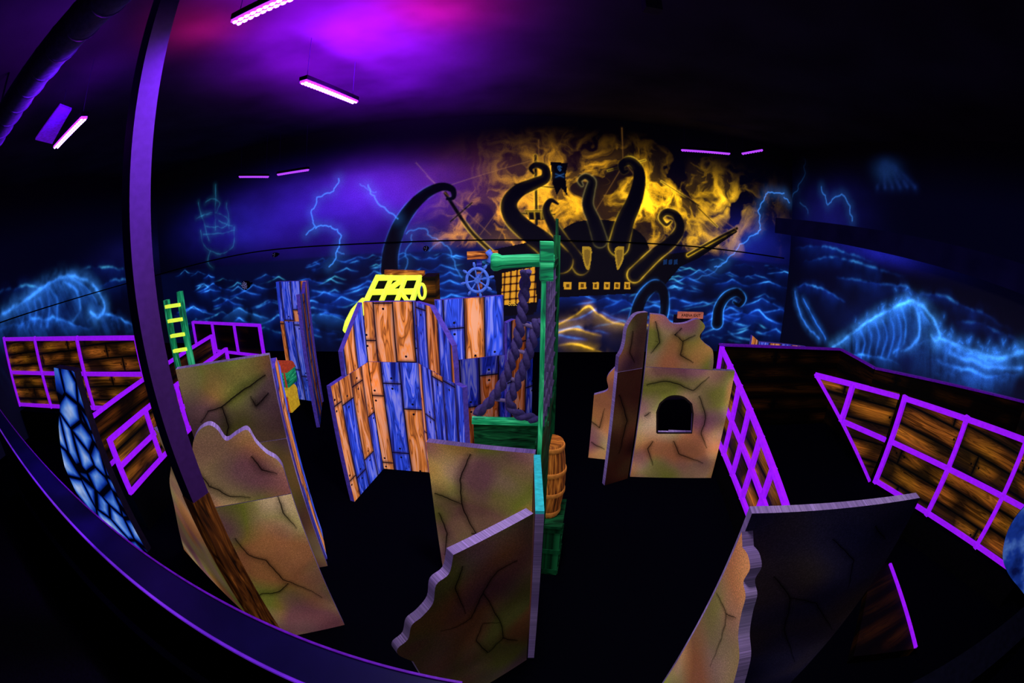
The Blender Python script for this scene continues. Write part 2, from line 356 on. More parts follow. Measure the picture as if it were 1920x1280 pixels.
class Mural:
    def __init__(s, O, ux, L, h, res):
        s.O = V(O); s.ux = V(ux); s.L = L; s.h = h
        s.nu = int(L/res)+1; s.nv = int(h/res)+1
        s.u = np.linspace(0, L, s.nu); s.v = np.linspace(0, h, s.nv); s.res = L/(s.nu-1)
        s.U, s.Vv = np.meshgrid(s.u, s.v); s.img = np.zeros((s.nv, s.nu, 3)); s.n = s.ux.cross(V((0, 0, 1)))
        s.U0, s.V0 = s.U, s.Vv
        s.Uw = s.U+0.08*(fbm(s.U*4.0, s.Vv*4.0+50, 3)-.5); s.Vw = s.Vv+0.08*(fbm(s.U*4.0+80, s.Vv*4.0, 3)-.5)
        s.N4 = fbm(s.U*4, s.Vv*4, 3); s.N3 = fbm(s.U*2.6+7, s.Vv*2.6+3, 3)
        s.W1 = fbm(s.U*4+31, s.Vv*0+2.5, 3)-.5; s.ST = fbm(s.U*11+s.Vv*4, s.Vv*1.6, 4)
    def warp(s, on): s.U, s.Vv = (s.Uw, s.Vw) if on else (s.U0, s.V0)
    def to(s, pts):
        o = []
        for p in pts:
            q = onPl(p[0], p[1], s.O, s.n)-s.O; o.append((q.dot(s.ux), q.z))
        return o
    def sd(s, uv, w0=0.0, w1=None, pad=0.4):
        D = np.full(s.U.shape, 9.0); w1 = w0 if w1 is None else w1; m = len(uv)-1
        for i in range(m):
            (ax, ay), (bx, by) = uv[i], uv[i+1]
            wa = w0+(w1-w0)*i/m; wb = w0+(w1-w0)*(i+1)/m; P = pad+max(wa, wb)
            i0 = max(0, int((min(ax, bx)-P)/s.res)); i1 = min(s.nu, int((max(ax, bx)+P)/s.res)+2)
            j0 = max(0, int((min(ay, by)-P)/s.res)); j1 = min(s.nv, int((max(ay, by)+P)/s.res)+2)
            if i1 <= i0 or j1 <= j0: continue
            X = s.U[j0:j1, i0:i1]-ax; Y = s.Vv[j0:j1, i0:i1]-ay
            dx = bx-ax; dy = by-ay; l2 = dx*dx+dy*dy+1e-12
            t = np.clip((X*dx+Y*dy)/l2, 0, 1)
            d = np.hypot(X-t*dx, Y-t*dy)-(wa+(wb-wa)*t)
            D[j0:j1, i0:i1] = np.minimum(D[j0:j1, i0:i1], d)
        return D
    def swell(s, uv, col, h, dark=0.85, edge=1.0, fine=0.03, streak=0.0, foam=0.0, lw=0.024, bk=0.5, cold=1.0):
        # a wave: lit crest on top, airbrushed fall-off below, hiding what lies behind it
        xs = np.array([p[0] for p in uv]); ys = np.array([p[1] for p in uv])
        i0 = max(0, int(xs.min()/s.res)); i1 = min(s.nu, int(xs.max()/s.res)+1)
        j0 = max(0, int((ys.min()-5*h)/s.res)); j1 = min(s.nv, int((ys.max()+4*fine+.25)/s.res)+2)
        if i1-i0 < 3 or j1-j0 < 3: return
        sl = (slice(j0, j1), slice(i0, i1)); U = s.U0[sl]; Vv = s.V0[sl]
        yc = np.interp(U, xs, ys)+fine*2*s.W1[sl]
        t = (U-xs.min())/(xs.max()-xs.min()); tp = np.clip(np.sin(np.pi*np.clip(t, 0, 1)), 0, 1)**1.1
        d = yc-Vv; on = np.clip(d/(lw*.8)+.5, 0, 1); dd = np.maximum(d, 0)
        mk = on*np.exp(-dd/(h*2.2))*np.clip(tp*2, 0, 1)*dark
        s.img[sl] *= (1-mk)[..., None]
        body = on*np.exp(-dd/h)*np.clip(1.9*s.N3[sl]-.25, .1, 1.4)*tp
        if streak: body = body*(1-streak+streak*2.2*np.clip(s.ST[sl]*2-.5, 0, 1))
        line = (np.exp(-(d/lw)**2)+.15*np.exp(-(d/(lw*4))**2))*np.clip(s.N4[sl]*3.2-1.0, .05, 1.5)*tp*edge
        g = bk*body+line
        if foam: g = g+foam*on*np.exp(-dd/(h*.7))*np.clip(ridge(U*5, Vv*5, 4)-.5, 0, 1)*2.6*tp
        s.img[sl] += g[..., None]*np.array(col)+(line**2)[..., None]*np.array((0.015, 0.10, 0.10))*edge*cold
    def add(s, g, col): s.img += g[..., None]*np.array(col[:3])
    def glow(s, uv, col, core=0.012, halo=0.10, k=0.25, mod=None):
        d = np.maximum(s.sd(uv, 0, pad=max(0.05, halo*2.6)), 0)
        g = np.exp(-(d/core)**2)+k*np.exp(-(d/halo)**2)
        g[d > 5] = 0
        if mod is not None: g = g*mod
        s.add(g, col)
    def tent(s, px, w0, w1, col, soft=0.012, body=(0.0006, 0.0006, 0.003), e=1.0):
        uv = s.to(cr(px, 7)); d = s.sd(uv, w0, w1, 0.25)
        mk = np.clip(0.5-d/(s.res*1.8), 0, 1)[..., None]
        s.img = s.img*(1-mk)+np.array(body)*mk
        g = np.exp(-((d-0.004)/soft)**2)+0.10*np.exp(-(d/(soft*3.5))**2); g[d > 5] = 0
        s.add(g*e*np.clip(s.N3*3.2-1.1, 0.03, 1.2), col)
    def poly(s, uv, col, blend=1.0):
        ins = np.zeros(s.U.shape, bool); n = len(uv)
        for i in range(n):
            (x1, y1), (x2, y2) = uv[i], uv[(i+1) % n]
            if y1 == y2: continue
            c = ((s.Vv >= min(y1, y2)) & (s.Vv < max(y1, y2))) & (s.U < (s.Vv-y1)*(x2-x1)/(y2-y1)+x1)
            ins ^= c
        s.img[ins] = s.img[ins]*(1-blend)+np.array(col[:3])*blend
    def blob(s, px, ru, rv, col, mod=None):
        (a, b), = s.to([px]); g = np.exp(-((s.U-a)/ru)**2-((s.Vv-b)/rv)**2)
        if mod is not None: g = g*mod
        s.add(g, col)
    def fade(s, v0, v1): s.img *= np.clip((v1-s.V0)/(v1-v0), 0, 1)[..., None]**1.5
    def build(s, name, mat):
        nv, nu = s.nv, s.nu; me = bpy.data.meshes.new(name)
        co = np.empty((nv, nu, 3), np.float32)
        for k in range(3): co[..., k] = s.O[k]+s.U0*s.ux[k]
        co[..., 2] += s.V0
        me.vertices.add(nv*nu); me.vertices.foreach_set('co', co.ravel())
        idx = np.arange(nv*nu).reshape(nv, nu)
        q = np.stack([idx[:-1, :-1], idx[:-1, 1:], idx[1:, 1:], idx[1:, :-1]], -1).reshape(-1, 4)
        me.loops.add(q.size); me.loops.foreach_set('vertex_index', q.ravel().astype(np.int32))
        me.polygons.add(len(q)); me.polygons.foreach_set('loop_start', np.arange(0, q.size, 4, dtype=np.int32))
        me.update(calc_edges=True)
        at = me.color_attributes.new('paint', 'FLOAT_COLOR', 'POINT')
        c = np.ones((nv*nu, 4), np.float32); c[:, :3] = np.clip(s.img, 0, 2).reshape(-1, 3)
        at.data.foreach_set('color', c.ravel()); me.materials.append(mat)
        o = bpy.data.objects.new(name, me); C.objects.link(o); o['kind'] = 'structure'; return o
def muralmat():
    m, nt, b = newmat('fluorescent_mural'); a = nt.nodes.new('ShaderNodeAttribute'); a.attribute_name = 'paint'
    tc = nt.nodes.new('ShaderNodeTexCoord'); f = noise(nt, tc.outputs['Object'], 55, 2)
    c = mix(nt, 1.0, a.outputs['Color'], ramp(nt, f, [(0.3, g1(.8)), (.7, g1(1.15))]), 'MULTIPLY')
    nt.links.new(c, b.inputs['Emission Color']); b.inputs['Emission Strength'].default_value = 1.0
    b.inputs['Base Color'].default_value = (0.022, 0.02, 0.03, 1); b.inputs['Roughness'].default_value = 0.9; b.inputs['Specular IOR Level'].default_value = 0.0
    return m
MM = muralmat()
XL, XR, YB, ZC, YF = -8.8, 6.05, 7.8, 4.5, -2.5
def jag(pts, seed, a=0.18):
    rg = random.Random(seed)
    for _ in range(3):
        o = [pts[0]]
        for p, q in zip(pts, pts[1:]):
            dx = q[0]-p[0]; dy = q[1]-p[1]; t = rg.uniform(-a, a)
            o += [((p[0]+q[0])/2-dy*t, (p[1]+q[1])/2+dx*t), q]
        pts = o
    return pts
YEL = (0.95, 0.57, 0.02)
def bolt(mu, px, seed, col=(0.05, 0.28, 1.0), k=1.0):
    mu.glow(mu.to(jag(px, seed)), tuple(c*k for c in col), 0.013, 0.12, 0.13)
def sea(mu, n, vmax, seed, ulo, uhi):
    rg = random.Random(seed); ws = []
    for i in range(n):
        t = rg.random()**0.75; ws.append((0.2+(vmax-0.2)*t, t))
    for v, t in sorted(ws, reverse=True):
        a = (0.28+0.58*(1-t))*rg.uniform(.6, 1.6); u = rg.uniform(ulo, uhi); br = (0.2+0.75*rg.random()**1.4)*(0.7 if t > .75 else 1); k = rg.choice((-1, 1))
        pk = rg.uniform(.13, .28)
        pts = cr([(u-a*k, v-0.03*a), (u-.6*a*k, v+.02*a), (u-.25*a*k, v+pk*.6*a), (u, v+pk*a), (u+.14*a*k, v+pk*.72*a), (u+.4*a*k, v+.05*a), (u+a*k, v-.05*a)], 5)
        if k < 0: pts = pts[::-1]
        mu.swell(pts, (0.007*br, 0.062*br, 0.68*br), 0.18*a+.02, 0.75, 1.05, 0.02, lw=.015+.012*(1-t), bk=.36)
# back wall
B = Mural((XL, YB, 0), (1, 0, 0), XR-XL, ZC, 0.0125)
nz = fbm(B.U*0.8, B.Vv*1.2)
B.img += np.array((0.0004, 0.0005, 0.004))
B.blob((640, 390), 1.9, 0.70, (0.040, 0.010, 0.52), 0.2+1.3*nz)  # purple sky, with the violet haze before the wall painted in
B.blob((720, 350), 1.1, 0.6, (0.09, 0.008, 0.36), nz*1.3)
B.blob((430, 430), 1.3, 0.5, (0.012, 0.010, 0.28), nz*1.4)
B.blob((900, 485), 3.4, 0.30, (0.003, 0.010, 0.16), nz*1.4)
B.blob((1420, 460), 1.2, 0.5, (0.006, 0.010, 0.20), nz*1.4)
zh = B.to([(960, 468)])[0][1]
mk = np.clip((zh+.02-B.V0)/.05, 0, 1)[..., None]; B.img = B.img*(1-mk)+mk*(B.img*.35+np.array((0.0004, 0.0016, 0.018)))
sea(B, 185, zh-0.06, 5, 1.0, B.L-0.1)
# fire clouds behind the ship
wx = fbm(B.U*1.3, B.Vv*1.3+20, 4); wy = fbm(B.U*1.3+40, B.Vv*1.3, 4)
c1 = fbm(B.U*1.35+1.6*wx, B.Vv*1.35+1.6*wy, 6); rd = ridge(B.U*2.6+2.0*wx, B.Vv*2.6+2.0*wy, 6)
up = np.clip((B.V0-zh-.02)/.12, 0, 1)
cloud = np.clip((c1-0.39)*4.5, 0, 1)*up; fire = cloud*(0.10+1.7*np.clip((rd-0.53)*3.6, 0, 1.0)**1.15)
def F(px, ru, rv, col, k=1.0):
    (a, b), = B.to([px]); g = np.clip(1.3*np.exp(-((B.U-a)/ru)**2-((B.Vv-b)/rv)**2), 0, 1); B.add(g*fire*k, col)
F((1290, 395), 1.15, 0.60, (0.86, 0.43, 0.005), 1.0)
F((1120, 365), 1.15, 0.80, (0.80, 0.37, 0.005), 1.0)
F((935, 430), 0.75, 0.55, (0.90, 0.33, 0.005), 1.1)
F((1060, 300), 0.9, 0.45, (0.36, 0.15, 0.005), 0.8)
B.blob((1370, 380), .35, .30, (0.70, 0.38, 0.01), fire)
B.blob((1180, 370), .35, .35, (0.70, 0.38, 0.01), fire)
B.blob((945, 455), .40, .24, (0.85, 0.36, 0.01), 0.1*up+fire)
B.blob((1120, 390), 1.7, 0.5, (0.09, 0.036, 0.002), c1*up)
B.blob((850, 345), 0.9, 0.6, (0.10, 0.014, 0.010), c1*up)
B.blob((1000, 280), 1.2, 0.4, (0.04, 0.008, 0.016), c1)
B.fade(3.5, 4.35)
# hull and rigging
K = (0.0006, 0.0005, 0.002)
B.poly(B.to([(915, 470), (1000, 452), (1050, 468), (1240, 478), (1305, 470), (1380, 430), (1383, 434), (1310, 484), (1275, 500), (1235, 548), (1010, 560), (1005, 585), (935, 578), (925, 500)]), K)
def stroke(px, w, col=YEL, e=0.7, soft=0.010): B.tent(px, w, w, col, soft, K, e)
for px, w in (([(835, 362), (880, 430), (922, 472)], .035), ([(1004, 292), (1006, 420)], .03), ([(1290, 478), (1345, 447), (1382, 428)], .03), ([(790, 370), (835, 345)], .014),
              ([(845, 415), (885, 380)], .014), ([(965, 345), (1045, 352)], .016), ([(972, 400), (1040, 402)], .016), ([(1240, 340), (1310, 385)], .012), ([(1310, 390), (1345, 425)], .012), ([(1140, 320), (1210, 300)], .012)):
    stroke(px, w, YEL, 0.45)
for a, b in (((1005, 290), (930, 460)), ((1006, 300), (1075, 450)), ((1166, 240), (1168, 300)), ((835, 362), (800, 330)), ((780, 305), (830, 360)), ((1235, 335), (1380, 430)), ((1010, 262), (1010, 290)), ((1006, 300), (900, 440)), ((835, 362), (920, 440)), ((835, 350), (1000, 300)), ((1168, 300), (1290, 470)), ((1168, 310), (1090, 440)), ((1240, 340), (1340, 440))):
    B.glow(B.to([a, b]), (0.08, 0.035, 0.006), 0.009, 0.03, 0.1)
B.poly(B.to([(985, 395), (1035, 395), (1025, 412), (992, 412)]), K); stroke([(985, 395), (1035, 395)], 0.012, e=.4)
for a in (990, 1002, 1014, 1026): B.glow(B.to([(a, 398), (a+1, 410)]), (0.4, 0.22, 0.01), 0.010, 0.02, 0.1)
# tattered flag with skull
B.poly(B.to([(1032, 303), (1065, 306), (1060, 330), (1064, 368), (1052, 352), (1044, 366), (1036, 344)]), K)
d = B.sd(B.to([(1049, 314), (1049.5, 318)]), 0.042, 0.03, 0.1); B.add((d < 0)*0.8, (0.014, 0.06, 0.19))
for q in ((1047, 315), (1051.5, 315)): B.poly([(a+0.010*math.cos(t), b+0.012*math.sin(t)) for a, b in B.to([q]) for t in np.linspace(0, 6.28, 9)[:-1]], K)
B.glow(B.to([(1042, 326), (1057, 332)]), (0.010, 0.045, 0.15), 0.010, 0.03, .1); B.glow(B.to([(1057, 326), (1042, 332)]), (0.010, 0.045, 0.15), 0.010, 0.03, .1)
# stern lights, gun ports
B.poly(B.to([(942, 512), (1003, 500), (1006, 566), (940, 572)]), (0.75, 0.33, 0.02))
for k in range(6): x = 944+k*11.5; B.glow(B.to([(x+3, 502), (x, 572)]), (-0.8, -0.4, -0.03), 0.016, 0.03, 0.0)
for y in (518, 532, 546, 560): B.glow(B.to([(940, y+2), (1006, y-4)]), (-0.8, -0.4, -0.03), 0.014, 0.03, 0.0)
B.img = np.maximum(B.img, 0.0002)
B.poly(B.to([(938, 574), (1006, 568), (1000, 590), (945, 592)]), K)
for x in (1064, 1092, 1117, 1138, 1157, 1176):
    w = 7 if x < 1100 else 5.5
    B.poly(B.to([(x-w, 529), (x+w, 529), (x+w, 542), (x-w, 542)]), (0.62, 0.30, 0.015)); B.poly(B.to([(x-w*.45, 532), (x+w*.45, 532), (x+w*.45, 539), (x-w*.45, 539)]), (0.1, 0.04, 0.0))
for x in (1247, 1257, 1267): B.poly(B.to([(x-3.5, 487), (x+3.5, 486), (x+3.5, 495), (x-3.5, 496)]), (0.004, 0.022, 0.09))
# sea monster
B.poly(B.to(cr([(1035, 445), (1075, 418), (1120, 412), (1165, 418), (1208, 444), (1218, 490), (1190, 524), (1120, 528), (1060, 518), (1035, 480), (1035, 445)], 5)), K)
B.tent([(1090, 500), (1060, 460), (1038, 425), (1024, 395), (1032, 376), (1046, 382)], 0.15, 0.025, (0.45, 0.28, 0.02), e=0.5)
B.tent([(730, 508), (733, 470), (748, 425), (772, 388), (800, 362), (828, 350), (848, 355), (850, 370), (838, 373)], 0.18, 0.025, (0.02, 0.07, 0.35))
B.tent([(1052, 490), (1020, 456), (985, 430), (960, 405), (955, 380), (972, 358), (1000, 345), (1022, 334), (1022, 316), (1006, 309), (995, 316), (1000, 325)], 0.22, 0.025, (0.60, 0.36, 0.02), e=0.6)
B.tent([(1125, 450), (1114, 415), (1102, 385), (1106, 358), (1110, 340), (1098, 331), (1087, 338), (1091, 347)], 0.14, 0.024, (0.22, 0.18, 0.06), e=0.4)
B.tent([(1160, 460), (1172, 416), (1188, 380), (1198, 345), (1197, 318), (1182, 302), (1166, 308), (1168, 322), (1177, 320)], 0.20, 0.025, (0.6, 0.38, 0.02), e=0.6)
B.tent([(1190, 515), (1228, 478), (1258, 454), (1275, 428), (1268, 404), (1250, 397), (1239, 408), (1249, 421), (1258, 415)], 0.15, 0.022, (0.9, 0.54, 0.03), e=.75)
for cx in (1101, 1161):
    sg = 1 if cx < 1130 else -1
    B.poly(B.to(cr([(cx-9*sg, 462), (cx+8*sg, 466), (cx+5*sg, 500), (cx-1, 505), (cx-8*sg, 485), (cx-9*sg, 462)], 5)), (0.40, 0.23, 0.015))
    B.poly(B.to(cr([(cx-6*sg, 468), (cx+5*sg, 470), (cx+3*sg, 494), (cx-1, 498), (cx-5*sg, 484), (cx-6*sg, 468)], 5)), (0.20, 0.11, 0.01))
B.tent([(1190, 600), (1200, 566), (1214, 545), (1230, 535), (1244, 548), (1246, 580), (1240, 605)], 0.13, 0.09, (0.03, 0.20, 0.75), e=1.0)
B.tent([(1345, 605), (1348, 578), (1362, 556), (1382, 548), (1394, 560), (1386, 572), (1376, 566)], 0.14, 0.03, (0.03, 0.22, 0.8), e=1.0)
# lightning
for i, (px, k) in enumerate((([(635, 335), (618, 362), (594, 370), (584, 402), (592, 425), (574, 440)], 0.7), ([(592, 428), (620, 424), (640, 442), (632, 470), (617, 500)], 0.8), ([(632, 470), (645, 476)], .4),
        ([(690, 347), (705, 375), (722, 390), (746, 410)], 0.7), ([(705, 360), (675, 345)], .3), ([(762, 438), (800, 430), (826, 452), (850, 486), (866, 520)], 0.4), ([(772, 440), (760, 480), (755, 530)], .3), ([(826, 452), (805, 470)], .25),
        ([(1470, 362), (1440, 360), (1428, 380), (1424, 412), (1426, 430), (1400, 452), (1362, 490), (1340, 500)], 0.7), ([(1426, 430), (1416, 440)], .3), ([(1362, 490), (1300, 525)], .25),
        ([(1470, 370), (1480, 380)], .6))): bolt(B, px, i+3, k=k)
# ghost ship
B.warp(True)
for px in ([(375, 432), (382, 462), (410, 474), (436, 462), (440, 428)], [(380, 440), (440, 434)], [(385, 380), (400, 372), (412, 380), (405, 400), (388, 402)], [(378, 405), (400, 398), (425, 410), (420, 425), (385, 425)], [(404, 345), (404, 430)], [(425, 380), (430, 430)], [(368, 410), (385, 400)], [(372, 380), (384, 425), (392, 450)], [(410, 415), (436, 425)], [(395, 470), (390, 490), (398, 500)]):
    B.glow(B.to(cr(px, 4)), (0.007, 0.06, 0.11), 0.013, 0.07, 0.25, np.clip(fbm(B.U*5, B.Vv*5, 3)*2.4-.6, 0.05, 1.2))
B.warp(False)
# warm reflections on the water
B.blob((1105, 605), 0.7, 0.12, (0.10, 0.05, 0.003), np.clip(B.N4*2.4-.6, 0, 1.2))
for px, k in (([(1020, 616), (1050, 606), (1082, 588), (1104, 574), (1122, 590), (1150, 604), (1195, 614)], 1), ([(1020, 634), (1050, 622), (1075, 616), (1100, 622), (1130, 632)], .6), ([(1045, 648), (1072, 644), (1098, 650), (1125, 660), (1160, 674)], .9), ([(1180, 620), (1210, 608), (1250, 614)], .4)):
    B.swell(B.to(cr(px)), (0.80*k, 0.43*k, 0.015*k), 0.11, 0.6, 1.3, 0.03, lw=.024, bk=.32, cold=0)
for px in ([(560, 605), (580, 592), (600, 588), (625, 592), (660, 606)], [(415, 600), (445, 578), (465, 586), (510, 600)]):
    B.swell(B.to(cr(px)), (0.015, 0.12, 0.55), 0.16, 0.7, 1.0, 0.03)
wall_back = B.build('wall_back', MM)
# side walls with foaming breakers
def base(mu):
    mu.nz = fbm(mu.U*0.9, mu.Vv*1.2); mu.img += np.array((0.0004, 0.0006, 0.006)); mu.fr = np.clip(mu.N4*2.4-.5, .08, 1.3)
R = Mural((XR, YB, 0), (0, -1, 0), YB-YF, ZC, 0.0167); base(R)
R.blob((1640, 470), 1.2, 0.16, (0.008, 0.010, 0.26), R.nz*1.6)
R.blob((1560, 420), 0.9, 0.7, (0.006, 0.006, 0.11), R.nz*1.4)
R.blob((1660, 310), 0.30, 0.20, (0.016, 0.07, 0.30), R.nz*1.5)
R.blob((1700, 640), 1.6, 0.4, (0.003, 0.014, 0.14), R.nz*1.5)
for k in range(6): R.glow(R.to([(1652+k*4, 305), (1645+k*14, 350)]), (0.003, 0.011, 0.07), 0.04, 0.09, .4, R.fr)
for px, k in (([(1486, 470), (1520, 460), (1570, 470), (1640, 492)], .35), ([(1500, 490), (1560, 484), (1620, 496), (1700, 522)], .35), ([(1560, 520), (1640, 530), (1700, 540), (1760, 570)], .4), ([(1680, 545), (1760, 556), (1840, 585), (1900, 620)], .35), ([(1486, 545), (1510, 532), (1545, 545), (1590, 570)], .5), ([(1780, 600), (1840, 606), (1910, 640)], .35)):
    R.swell(R.to(cr(px)), (0.010*k, 0.07*k, 0.75*k), 0.14, .6, 1.0, 0.05, lw=.025)
R.swell(R.to(cr([(1535, 668), (1580, 640), (1615, 612), (1650, 590), (1690, 572), (1712, 570), (1732, 590), (1752, 620), (1780, 650), (1810, 685)])), (0.022, 0.16, 0.80), 0.30, .95, 0.6, 0.04, 0.85, 0.25, lw=.03, bk=.65)
R.swell(R.to(cr([(1712, 650), (1745, 638), (1780, 642), (1810, 656), (1845, 672), (1880, 674), (1918, 662)])), (0.022, 0.15, 0.75), 0.18, .7, .7, 0.08, 0.35, 0.7, lw=.03)
R.swell(R.to(cr([(1740, 678), (1790, 684), (1850, 702), (1915, 700)])), (0.02, 0.13, 0.7), 0.16, .7, .8, 0.08, 0.35, 0.6, lw=.03)
R.swell(R.to(cr([(1540, 670), (1590, 664), (1640, 668), (1690, 684)])), (0.012, 0.09, 0.5), 0.12, .7, .8, 0.05, 0.4, 0.3, lw=.025)
R.warp(True)
def soft(mu, px, col, core, halo=.09, k=.30): mu.glow(mu.to(cr(px)), col, core, halo, k, .15+.85*mu.fr)
soft(R, [(1560, 652), (1582, 638), (1615, 612), (1650, 590), (1690, 571), (1712, 567), (1734, 582), (1754, 606), (1762, 628), (1754, 640), (1744, 632)], (0.06, 0.33, 1.0), .026, .12, .4)
soft(R, [(1712, 570), (1724, 598), (1722, 628), (1708, 648), (1690, 656)], (0.03, 0.18, 0.7), .026)
soft(R, [(1690, 576), (1700, 604), (1696, 640), (1676, 660)], (0.014, 0.11, 0.5), .024)
for k in range(7): soft(R, [(1600+k*14, 626-k*6), (1606+k*14, 646-k*4), (1602+k*13, 668)], (0.008, 0.065, 0.36), .024, .06)
soft(R, [(1757, 632), (1800, 648), (1840, 668), (1880, 672), (1918, 660)], (0.045, 0.26, 0.9), .03, .12, .4)
soft(R, [(1780, 660), (1820, 676), (1860, 690), (1915, 690)], (0.03, 0.17, 0.7), .026)
soft(R, [(1490, 545), (1498, 580), (1512, 610), (1535, 635)], (0.025, 0.16, 0.7), .022)
soft(R, [(1506, 560), (1522, 590), (1548, 636)], (0.014, 0.11, 0.55), .018)
rg = random.Random(8); cl = R.to(cr([(1600, 622), (1650, 590), (1690, 572), (1712, 570), (1732, 595), (1800, 645), (1860, 668), (1910, 660)]))
for i in range(70):
    u, v = cl[rg.randrange(len(cl))]; u += rg.gauss(0, .08); v += abs(rg.gauss(0, .08)); R.glow([(u, v), (u+rg.uniform(-.05, .05), v+rg.uniform(0, .05))], (0.008, 0.06, 0.28), 0.012, 0.05, .4)
R.warp(False)
for i, (px, k) in enumerate((([(1484, 376), (1498, 345), (1510, 300), (1505, 240)], .10), ([(1540, 350), (1552, 384), (1578, 364), (1598, 414)], 0.45), ([(1478, 215), (1495, 180), (1512, 150)], .15), ([(1500, 380), (1515, 400)], .1))): bolt(R, px, i+40, k=k)
R.fade(3.6, 4.4)
wall_right = R.build('wall_right', MM)
Lw = Mural((XL, YF, 0), (0, 1, 0), YB-YF, ZC, 0.02); base(Lw)
Lw.blob((100, 580), 1.2, 0.4, (0.003, 0.014, 0.12), Lw.nz*1.5)
for px, k in (([(-20, 556), (20, 540), (60, 536), (110, 548)], .3), ([(180, 540), (215, 524), (245, 526), (280, 540)], .4), ([(150, 505), (200, 500), (260, 510)], .2)):
    Lw.swell(Lw.to(cr(px)), (0.010*k, 0.07*k, 0.7*k), 0.18, .6, 1.0, 0.06, lw=.03)
Lw.swell(Lw.to(cr([(-40, 604), (5, 586), (50, 560), (90, 532), (125, 520), (155, 532), (175, 556), (200, 590), (225, 630)])), (0.018, 0.125, 0.62), 0.38, .95, .6, 0.05, 0.85, 0.3, lw=.04, bk=.65)
Lw.swell(Lw.to(cr([(-20, 618), (40, 604), (80, 596), (130, 604), (180, 618)])), (0.014, 0.10, 0.55), 0.18, .7, .8, 0.08, 0.4, 0.5, lw=.035)
Lw.swell(Lw.to(cr([(160, 600), (195, 588), (225, 596), (260, 616)])), (0.014, 0.10, 0.55), 0.18, .7, .8, 0.06, 0.4, 0.5, lw=.035)
Lw.warp(True)
soft(Lw, [(5, 588), (50, 561), (90, 533), (125, 519), (160, 527), (186, 550), (196, 576), (184, 594), (170, 586)], (0.04, 0.23, 0.8), .036, .15, .4)
soft(Lw, [(120, 528), (144, 550), (150, 580), (138, 602)], (0.018, 0.12, 0.5), .034, .11)
soft(Lw, [(90, 540), (107, 565), (106, 600)], (0.010, 0.08, 0.38), .032, .10)
for k in range(5): soft(Lw, [(40+k*12, 575-k*6), (44+k*12, 592-k*3), (40+k*12, 612)], (0.007, 0.05, 0.26), .03, .08)
Lw.warp(False)
Lw.blob((250, 480), 1.2, .4, (0.004, 0.004, 0.06), Lw.nz*1.5)
Lw.fade(3.4, 4.3)
wall_left = Lw.build('wall_left', MM)
b = MB(); b.box(XL-.1, XR+.1, YF-.12, YF-.02, 0, ZC); struct('wall_front', b, M['darkwall'])
b = MB(); b.box(XL-.1, XR+.1, YF-.12, YB+.1, -.1, 0); struct('floor', b, M['floor'])
b = MB(); b.box(XL-.1, XR+.1, YF-.12, YB+.1, ZC, ZC+.1); struct('ceiling', b, M['ceiling'])
b = MB(); b.box(5.55, XR-.005, -2.4, YB-.02, 2.62, 2.95); struct('trim_1', b, M['soffit'])

def text(body, size, loc, rotz, mat, parent, name, ext=0.002, tilt=90):
    cu = bpy.data.curves.new(name, 'FONT'); cu.body = body; cu.size = size; cu.extrude = ext; cu.align_x = 'CENTER'; cu.align_y = 'CENTER'
    t = bpy.data.objects.new('tmp', cu); C.objects.link(t); bpy.context.view_layer.update()
    me = bpy.data.meshes.new_from_object(t.evaluated_get(bpy.context.evaluated_depsgraph_get())); bpy.data.objects.remove(t)
    me.materials.clear(); me.materials.append(mat)
    o = bpy.data.objects.new(name, me); C.objects.link(o); o.parent = parent
    o.location = V(loc)-(parent.location if parent else V((0, 0, 0))); o.rotation_euler = (math.radians(tilt), 0, rotz); return o
p = onY(966, 569, YB-0.01)
text('S.S. L', 0.13, p, 0, M['amber'], wall_back, 'lettering')

# ---------- maze panels
class Panel:
    def __init__(s, name, label, cat, P, Q, group, thick=0.05, root=None):
        s.P = V((P[0], P[1], 0)); s.Q = V((Q[0], Q[1], 0)); s.d = (s.Q-s.P).normalized(); s.L = (s.Q-s.P).length
        s.n = s.d.cross(V((0, 0, 1)))
        if s.n.dot(V((0, 0, 0))-s.P) < 0: s.n = -s.n
        s.t = thick; s.root = root or thing(name, label, cat, (s.P+s.Q)/2, group)
    def px(s, pts):
        o = []
        for p in pts:
            q = onPl(p[0], p[1], s.P, s.n)-s.P; o.append((q.dot(s.d), q.z))
        return o
    def part(s, name, outs, mats, cracks=(), cw=0.09, label=None):
        b = MB(); outs = outs if isinstance(outs[0], list) else [outs]
        for o in outs: b.prism(s.P, s.d, s.n, o, s.t)
        for i, c in enumerate(cracks):
            pts = [onPl(x, y, s.P, s.n)+s.n*(0.0022+.0006*i) for x, y in cr(jag(c, len(c), 0.05), 2)]
            b.ribbon(pts, s.n, cw*1.35, 2)
        return b.build(name, mats, s.root, label)
SE = [M['stone'], M['stone_edge'], M['crack']]; SD = [M['stone_dim'], M['stone_edge'], M['crack']]; SR = [M['stone_brown_shade'], M['stone_edge'], M['crack']]; SG = [M['stone_grey'], M['stone_edge'], M['crack']]
ST = 'cracked stone painted maze panels'; PK = 'blue and orange plank painted maze panels'
Z1, Z2 = 1.25, 1.84
# back-left tall stone panel
a = Panel('stone_panel', 'tall square-topped cracked grey-brown stone panel right behind the violet-lit column', 'panel', (-2.13, 1.88), (-1.515, 2.20), ST)
a.part('lower_sheet', [(0, 0), (a.L, 0), (a.L, Z1-.004), (0, Z1-.004)], SG, [[(400, 870), (430, 880), (470, 870)]])
a.part('upper_sheet', [(0, Z1), (a.L, Z1), (a.L, Z2), (0, Z2)], SG, [[(498, 702), (470, 722), (440, 742), (415, 762), (390, 770), (376, 792)], [(415, 762), (428, 800), (420, 840)], [(503, 735), (480, 760), (470, 742)]])
